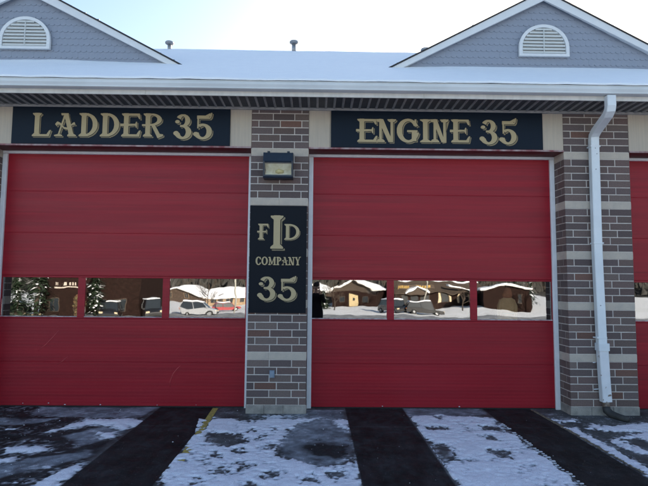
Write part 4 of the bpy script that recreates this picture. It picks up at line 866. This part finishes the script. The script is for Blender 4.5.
# faint lettering on the roof fascia, mirrored in the glass as in the photograph
b = MB(); x = 15.7
for wd_ in (.5, .42, .5, .5, 0, .5, .5, .5, .42):
    if wd_:
        b.box(x-o5.x, x+.12-o5.x, 5.2, 5.28, 3.02, 3.62); b.box(x+wd_-.12-o5.x, x+wd_-o5.x, 5.2, 5.28, 3.02, 3.62); b.box(x+.121-o5.x, x+wd_-.121-o5.x, 5.2, 5.28, 3.26, 3.38)
        if wd_ == .42: b.box(x+.121-o5.x, x+wd_-.121-o5.x, 5.2, 5.28, 3.50, 3.62)
    x += .68
M['hgold'] = mat('gold_paint', (.45, .28, .05), .6); b.build('lettering', 'hgold', h5)
b = MB(); b.box(15.5-o5.x, 22.3-o5.x, 5.0, 5.19, 2.9, 3.75); b.build('sign_fascia', 'hbrown', h5)
house('brick_house', 30.2, 37.8, -88, -78, .9, 1.9, 'hbrick', 'dark brick house behind the open snow at the far right', True, [(36.2, 1.0, .5, 1.3)], [], 'hbrick', .5)
house('tan_house', -19.5, -11.3, -92, -84, -.55, .75, 'htan', 'tan house with a bright snowy roof behind the red car', False, [(-18.2, .6, .9, 1.1), (-15.6, .6, .9, 1.1), (-13.2, .6, .9, 1.1)], [(-16.9, .05, .95, 2.0, 'hbrown')], None, .5)
house('brick_house', -29.5, -20.8, -104, -96, -.8, .9, 'hbrick2', 'brown brick house with a white snowy gable beside the pale pole', True, [(-27.2, .9, .9, 1.0), (-23.4, .9, .9, 1.0)], [], None, .6)
house('brick_house', -11.0, -3.5, -118, -108, .0, 1.7, 'hbrick2', 'small brown brick house partly hidden behind the tan house', True, [(-8.2, .9, 1, 1.1)], [], None, .6)
house('garage_house', -1.8, 3.4, -104, -96, .4, 1.9, 'hbrick2', 'small garage with a snowy gable left of the pale yellow door', True, [(2.2, .9, .7, .9)], [(0.4, .02, 2.4, 2.1, 'cream')], None, .5)
h7 = house('brick_hall', -31.0, -19.6, -62, -52, 3.2, 5.2, 'hbrick', 'tall dark brick hall with a pale stone band beside the evergreens', False, [(-29.3, .7, .9, 1.2), (-24.0, .8, 1.0, 1.2), (-21.6, .8, 1.0, 1.2)], [], None, .3)
b = MB(); b.box(-29.4-h7.location.x, -26.5-h7.location.x, 5.005, 5.06, 3.25, 3.42); b.build('stone_band', 'stone', h7)
b = MB(); x = -29.2
for k, wd_ in enumerate((.14, .1, 0, .28, 0, .16, .16, .16)):
    if wd_: b.box(x-h7.location.x, x+wd_-h7.location.x, 5.005, 5.05, 3.60, 4.0)
    x += .33
b.build('wall_lettering', 'stone', h7)

def car(name, label, x, y, rz_, body, kind='suv', L_=4.6, Wd=1.85, H_=1.7):
    """a parked car, length along local X"""
    root = empty(name, (x, y, GZ+.0), rz_); tag(root, label, 'van' if kind == 'van' else 'car')
    hl = L_/2; hw = Wd/2; belt = H_*.56
    prof = [(-hl, .32), (-hl+.05, belt*.92), (-hl+.25, belt), (hl-.95, belt), (hl-.15, belt*.80), (hl, belt*.6), (hl, .32)]
    # arches cut into the lower edge
    def arch(cx, r=.38): return [(cx+r*cos(t), .30+r*sin(t)*.95) for t in np.linspace(0, pi, 9)]
    low = [(hl-.05, .24)] + arch(hl-.85) + arch(-hl+.85) + [(-hl+.05, .24)]
    poly_ = prof + low
    b = MB(); b.prism(poly_, 'y', -hw, hw); o = b.build('body', body, root)
    bv = o.modifiers.new('b', 'BEVEL'); bv.width = .05; bv.segments = 2; bv.limit_method = 'ANGLE'
    g0 = -hl+(.10 if kind != 'sedan' else .55); g1 = hl-1.05; t0 = g0+(.25 if kind != 'sedan' else .6); t1 = g1-(.65 if kind != 'van' else .45)
    def cab(z0, z1, i0, i1, y0_, y1_):
        c_ = MB(); c_.v = [(i0[0], -y0_, z0), (i0[1], -y0_, z0), (i0[1], y0_, z0), (i0[0], y0_, z0), (i1[0], -y1_, z1), (i1[1], -y1_, z1), (i1[1], y1_, z1), (i1[0], y1_, z1)]
        c_.f = [(3, 2, 1, 0), (4, 5, 6, 7), (0, 1, 5, 4), (1, 2, 6, 5), (2, 3, 7, 6), (3, 0, 4, 7)]; return c_
    cab(belt-.01, H_-.07, (g0, g1), (t0, t1), hw-.06, hw-.22).build('windows', 'hwin', root)
    rp = cab(H_-.069, H_, (t0-.02, t1+.03), (t0+.08, t1-.08), hw-.20, hw-.28).build('roof', body, root)
    sn_ = cab(H_+.001, H_+.10, (t0+.0, t1-.0), (t0+.10, t1-.12), hw-.22, hw-.34).build('snow_cover', 'snow', rp)
    pl = MB()
    for sy in (-1, 1):
        for xa, xb in ((g0, t0), ((g0+g1)/2-.05, (t0+t1)/2-.05), (g1, t1)):
            pl.tube([(xa, sy*(hw-.058), belt-.01), (xb, sy*(hw-.215), H_-.06)], .035, 6)
    pl.build('pillars', body, root)
    for cx in (hl-.85, -hl+.85):
        for sy in (-1, 1):
            w_ = MB(); w_.tube([(cx, sy*(hw-.24), .33), (cx, sy*(hw-.22), .33), (cx, sy*(hw-.02), .33), (cx, sy*(hw), .33)], [.30, .33, .33, .30], 20); wo = w_.build('wheel', 'rubber', root, True)
            r__ = MB(); r__.tube([(cx, sy*(hw-.03), .33), (cx, sy*(hw+.012), .33)], [.19, .17], 14); r__.build('rim', 'galv', wo)
    for sy in (-1, 1):
        b = MB(); b.box(hl-.10, hl+.015, sy*(hw-.22)-.16, sy*(hw-.22)+.16, belt*.62, belt*.78); b.build('headlight', 'cream', root)
        b = MB(); b.box(-hl-.015, -hl+.06, sy*(hw-.15)-.09, sy*(hw-.15)+.09, belt*.68, belt*.92); b.build('taillight', 'coat_red', root)
        b = MB(); b.box(g1-.15, g1+.05, sy*(hw+.08)-.09, sy*(hw+.08)+.09, belt-.02, belt+.14); b.build('mirror', body, root)
    b = MB(); b.box(hl-.06, hl+.06, -hw+.1, hw-.1, .30, .48, 0); b.build('front_bumper', 'rubber', root)
    b = MB(); b.box(-hl-.06, -hl+.06, -hw+.1, hw-.1, .30, .48, 0); b.build('rear_bumper', 'rubber', root)
    return root
for nme, c_ in (('paint_black', (.012, .012, .014)), ('paint_white', (.6, .6, .6)), ('paint_red', (.25, .012, .018)), ('paint_silver', (.30, .31, .33)), ('paint_yellow', (.55, .42, .12)), ('paint_tan', (.34, .28, .19))):
    M[nme] = mat(nme, c_, .3, coat=.5)
car('parked_car', 'black car with a thick white cap of snow on its roof near the pale pole', -22.0, -50.5, R(80), 'paint_black', 'suv', 4.7, 1.9, 1.85)
car('parked_van', 'dark van with a snow covered roof beside the pale pole', -18.2, -52, R(60), 'paint_black', 'van', 5.0, 2.0, 2.1)
car('parked_car', 'silver car with a snow covered roof left of the red car', -13.3, -55, R(0), 'paint_silver', 'suv', 4.4, 1.85, 1.8)
car('parked_car', 'red car parked in front of the tan house', -12.0, -65, R(-20), 'paint_red', 'sedan', 4.5, 1.8, 1.45)
car('parked_van', 'black van with snow on its roof before the gold lettering of the long brick building', 11.8, -64, R(70), 'paint_black', 'van', 5.4, 2.1, 2.1)
car('parked_car', 'black car with snow on its roof before the long brick building', 15.6, -62, R(0), 'paint_black', 'suv', 4.8, 1.9, 1.85)
car('parked_car', 'tan car with large wheels parked under the evergreens at far left', -31.4, -48.5, R(10), 'paint_tan', 'suv', 4.6, 1.9, 1.6)

def pole(name, x, y, h_, r, label, m='conc'):
    b = MB(); b.tube([(x, y, GZ-.5), (x, y, GZ+h_*.5), (x, y, GZ+h_)], [r, r*.85, r*.65], 10); o = b.build(name, m, None, True); tag(o, label, 'pole')
    c_ = MB(); c_.box(x-.8, x+.8, y-.06, y+.06, GZ+h_-.8, GZ+h_-.68); c_.build('crossarm', 'bark', o); return o
pole('utility_pole', -20.3, -52.5-3.2, 9, .17, 'pale utility pole rising behind the dark van'); pole('utility_pole', -9.2, -56, 9, .13, 'slim grey utility pole right of the red car')
pole('utility_pole', 16.6, -66, 8.5, .09, 'slim grey utility pole in front of the long brick building')

def tree(name, x, y, h_, kind, label, seed=0, rad=2.2):
    rn = random.Random(seed); root = empty(name, (x, y, terrain_z(y).item()-.2)); tag(root, label, 'tree')
    t = MB(); t.tube([(0, 0, 0), (.05, 0, h_*.4), (0, .05, h_*.95)], [h_*.022, h_*.015, h_*.004], 8); t.build('trunk', 'bark', root, True)
    if kind == 'pine':
        c_ = MB(); s_ = MB(); z = h_*.10
        for k in range(2600):
            f = rn.random()**.8; z = h_*(.10+.90*f); r_ = rad*(1-f)*(.35+.65*rn.random())*(.75+.35*sin(f*40+k % 3)); a = rn.random()*2*pi
            p = Vector((r_*cos(a), r_*sin(a), z-.15*r_)); s = rn.uniform(.12, .30)
            d = Vector((cos(a), sin(a), -.35+rn.uniform(-.3, .3))).normalized(); q = d.cross(Vector((0, 0, 1))).normalized()
            T_ = s_ if (rn.random() < .10 and p.y > 0) else c_
            n = len(T_.v); T_.v += [tuple(p-q*s*.5), tuple(p+d*s*1.3), tuple(p+q*s*.5), tuple(p-d*s*.4+Vector((0, 0, .1*s)))]; T_.f.append((n, n+1, n+2, n+3))
        cr = c_.build('crown', 'needle', root, fix=False); s_.build('crown_snow', 'snow', cr, fix=False)
    elif kind == 'bare':
        c_ = MB()
        def br(p, d, l, r, dep):
            q = p+d*l; m_ = p+d*l*.5+Vector((rn.uniform(-1, 1), rn.uniform(-1, 1), rn.uniform(-1, 1)))*l*.07
            c_.tube([p, m_, q], [r, r*.8, r*.6], 5, False)
            if dep == 0: return
            for _ in range(3 if dep > 1 else 4):
                nd = (d+Vector((rn.uniform(-1, 1), rn.uniform(-1, 1), rn.uniform(-.4, .8)))*.75).normalized(); br(q if rn.random() < .6 else m_, nd, l*rn.uniform(.6, .8), r*.55, dep-1)
        for k in range(6): a = k*1.1+rn.random(); br(Vector((0, 0, h_*(.25+.08*k))), Vector((cos(a), sin(a), .9)).normalized(), h_*.20, h_*.010, 4)
        c_.build('crown', 'twig', root, fix=False)
    else:
        c_ = MB()
        for k in range(900):
            a = rn.random()*2*pi; e_ = rn.uniform(-1, 1); rr = rad*rn.random()**.4*(.8+.3*sin(3*a+seed)); p = Vector((rr*cos(a)*math.sqrt(1-e_*e_), rr*sin(a)*math.sqrt(1-e_*e_), h_*.55+e_*h_*.42)); s = rn.uniform(.08, .18)
            d = Vector((rn.uniform(-1, 1), rn.uniform(-1, 1), rn.uniform(-1, 1))).normalized(); q = d.orthogonal().normalized(); n = len(c_.v)
            c_.v += [tuple(p-q*s), tuple(p+d*s), tuple(p+q*s), tuple(p-d*s)]; c_.f.append((n, n+1, n+2, n+3))
        c_.build('crown', 'yleaf', root, fix=False)
    return root
G1 = 'trees behind the far houses'
tree('evergreen_tree', -27.8, -45.5, 9.5, 'pine', 'large dark evergreen in front of the tall brick hall, left of the band', 1, 2.3)
tree('evergreen_tree', -30.4, -46.5, 8.0, 'pine', 'smaller dark evergreen standing beside the tan car with large wheels', 2, 1.8)
tree('evergreen_tree', -23.6, -49.6, 7.5, 'pine', 'snow dusted evergreen right behind the black car near the pale pole', 3, 1.6)
tree('autumn_shrub', -22.2, -42.5, 3.0, 'leaf', 'upright shrub with dry yellow and red leaves near the road', 4, .5)
tree('evergreen_tree', 2.4, -80, 3.3, 'pine', 'short dark evergreen at the left corner of the low brick house', 5, 1.1)
for i, (x, y, h_, k) in enumerate([(-45, -130, 8, 'bare'), (-33, -128, 6, 'bare'), (-18, -135, 6.5, 'bare'), (-6, -130, 6, 'bare'), (24, -112, 10, 'bare'), (30, -108, 11, 'bare'), (36, -105, 10, 'bare'), (42, -110, 11, 'bare'), (50, -112, 10, 'bare'), (18, -116, 9, 'bare')]):
    tree('bare_tree', x, y, h_, k, ['bare leafless tree standing farthest left behind the tall brick hall', 'short bare tree behind the left end of the brown brick house', 'bare tree above the snowy roof of the tan house', 'low bare tree above the small brown brick house', 'bare tree behind the middle of the long brick building', 'tall bare tree behind the right end of the long brick building', 'bare tree just left behind the dark brick house', 'tall bare tree just right behind the dark brick house', 'bare leafless tree farthest right of all behind the open snow', 'bare tree behind the gold lettering of the long brick building'][i], 20+i).__setitem__('group', G1)
for i, (x, y, h_) in enumerate([(33, -104, 8), (39.5, -92, 6), (45, -98, 7), (-9, -126, 5.5), (-2, -128, 5)]):
    tree('evergreen_tree', x, y, h_, 'pine', ['tall dark evergreen behind the roof of the dark brick house', 'dark evergreen standing right of the dark brick house', 'farthest right dark evergreen beyond the open snow', 'low dark evergreen above the small brown brick house', 'short dark evergreen far behind the small garage'][i], 40+i, 2.0).__setitem__('group', 'dark evergreens beyond the far houses')
xr = np.arange(-260, 300, 3.0); yr = np.linspace(-330, -190, 24); A_, B_ = np.meshgrid(xr, yr)
Zr = GZ-.5 + np.sin(np.clip((-190-B_)/140, 0, 1)*pi*.55)*(9.5+9*vnoise(A_, B_, .012, 71, 3)+1.5*vnoise(A_, B_, .12, 72, 3))
M['woods'] = mat('sky_screen_woods', (.030, .030, .027), .95, noise=(.25, .6, (.085, .080, .078)), bump=(.5, .8, 1.5), spec=0.05); hl = grid_mesh('sky_screen_hills', xr, yr, Zr, 'woods'); tag(hl, kind='structure')  # added wooded ridge, hides the bright low sky from the window reflections
wd = MB(); rn = random.Random(5)
for _ in range(5200):
    x = rn.uniform(-230, 270); y = rn.uniform(-320, -196); z = GZ-.5 + sin(min(max((-190-y)/140, 0), 1)*pi*.55)*9.5; h_ = rn.uniform(2.5, 5.5); r_ = rn.uniform(.8, 2.0); n = len(wd.v)
    k = 5; wd.v += [(x+r_*cos(a*2*pi/k+rn.random()), y+r_*sin(a*2*pi/k), z+h_*rn.uniform(.2, .4)-1) for a in range(k)] + [(x, y, z+h_)]; wd.f += [(n+a, n+(a+1) % k, n+k) for a in range(k)]
wo_ = wd.build('sky_screen_trees', 'woods', None, fix=False); tag(wo_, 'added dark leafless woods on the distant ridge, screening low sky from the panes', 'woods', kind='stuff')  # added treetops, raise the ridge so the panes mirror less sky
for i, (x, y, h_, k, lb) in enumerate([(-15.5, -70, 5.2, 'bare', 'small bare tree in front of the tan house'), (3.6, -74, 5.0, 'bare', 'thin bare tree left of the brown gable'), (13.8, -76, 5.5, 'bare', 'bare tree between the brown gable and the long brick building'), (24.5, -74, 4.6, 'bare', 'bare tree before the right half of the long brick building'), (38.5, -72, 6, 'bare', 'bare tree on the snow right of the dark brick house')]):
    tree('bare_tree' if k == 'bare' else 'autumn_shrub', x, y, h_, k, lb, 60+i, .9)
# ploughed snow bank along the road
xs3 = np.arange(-40, 45, .35); ys3 = np.linspace(-45.2, -41.5, 13); A_, B_ = np.meshgrid(xs3, ys3)
Zb = GZ-.02 + np.sin(np.clip((B_+45.2)/3.7, 0, 1)*pi)**.8*(.42+.5*vnoise(A_, B_, .6, 61)+.25*vnoise(A_, B_, 2.2, 62)); sb = grid_mesh('snow_bank', xs3, ys3, Zb, 'snow'); tag(sb, 'lumpy ploughed snow bank along the near edge of the road', 'snow', kind='stuff')
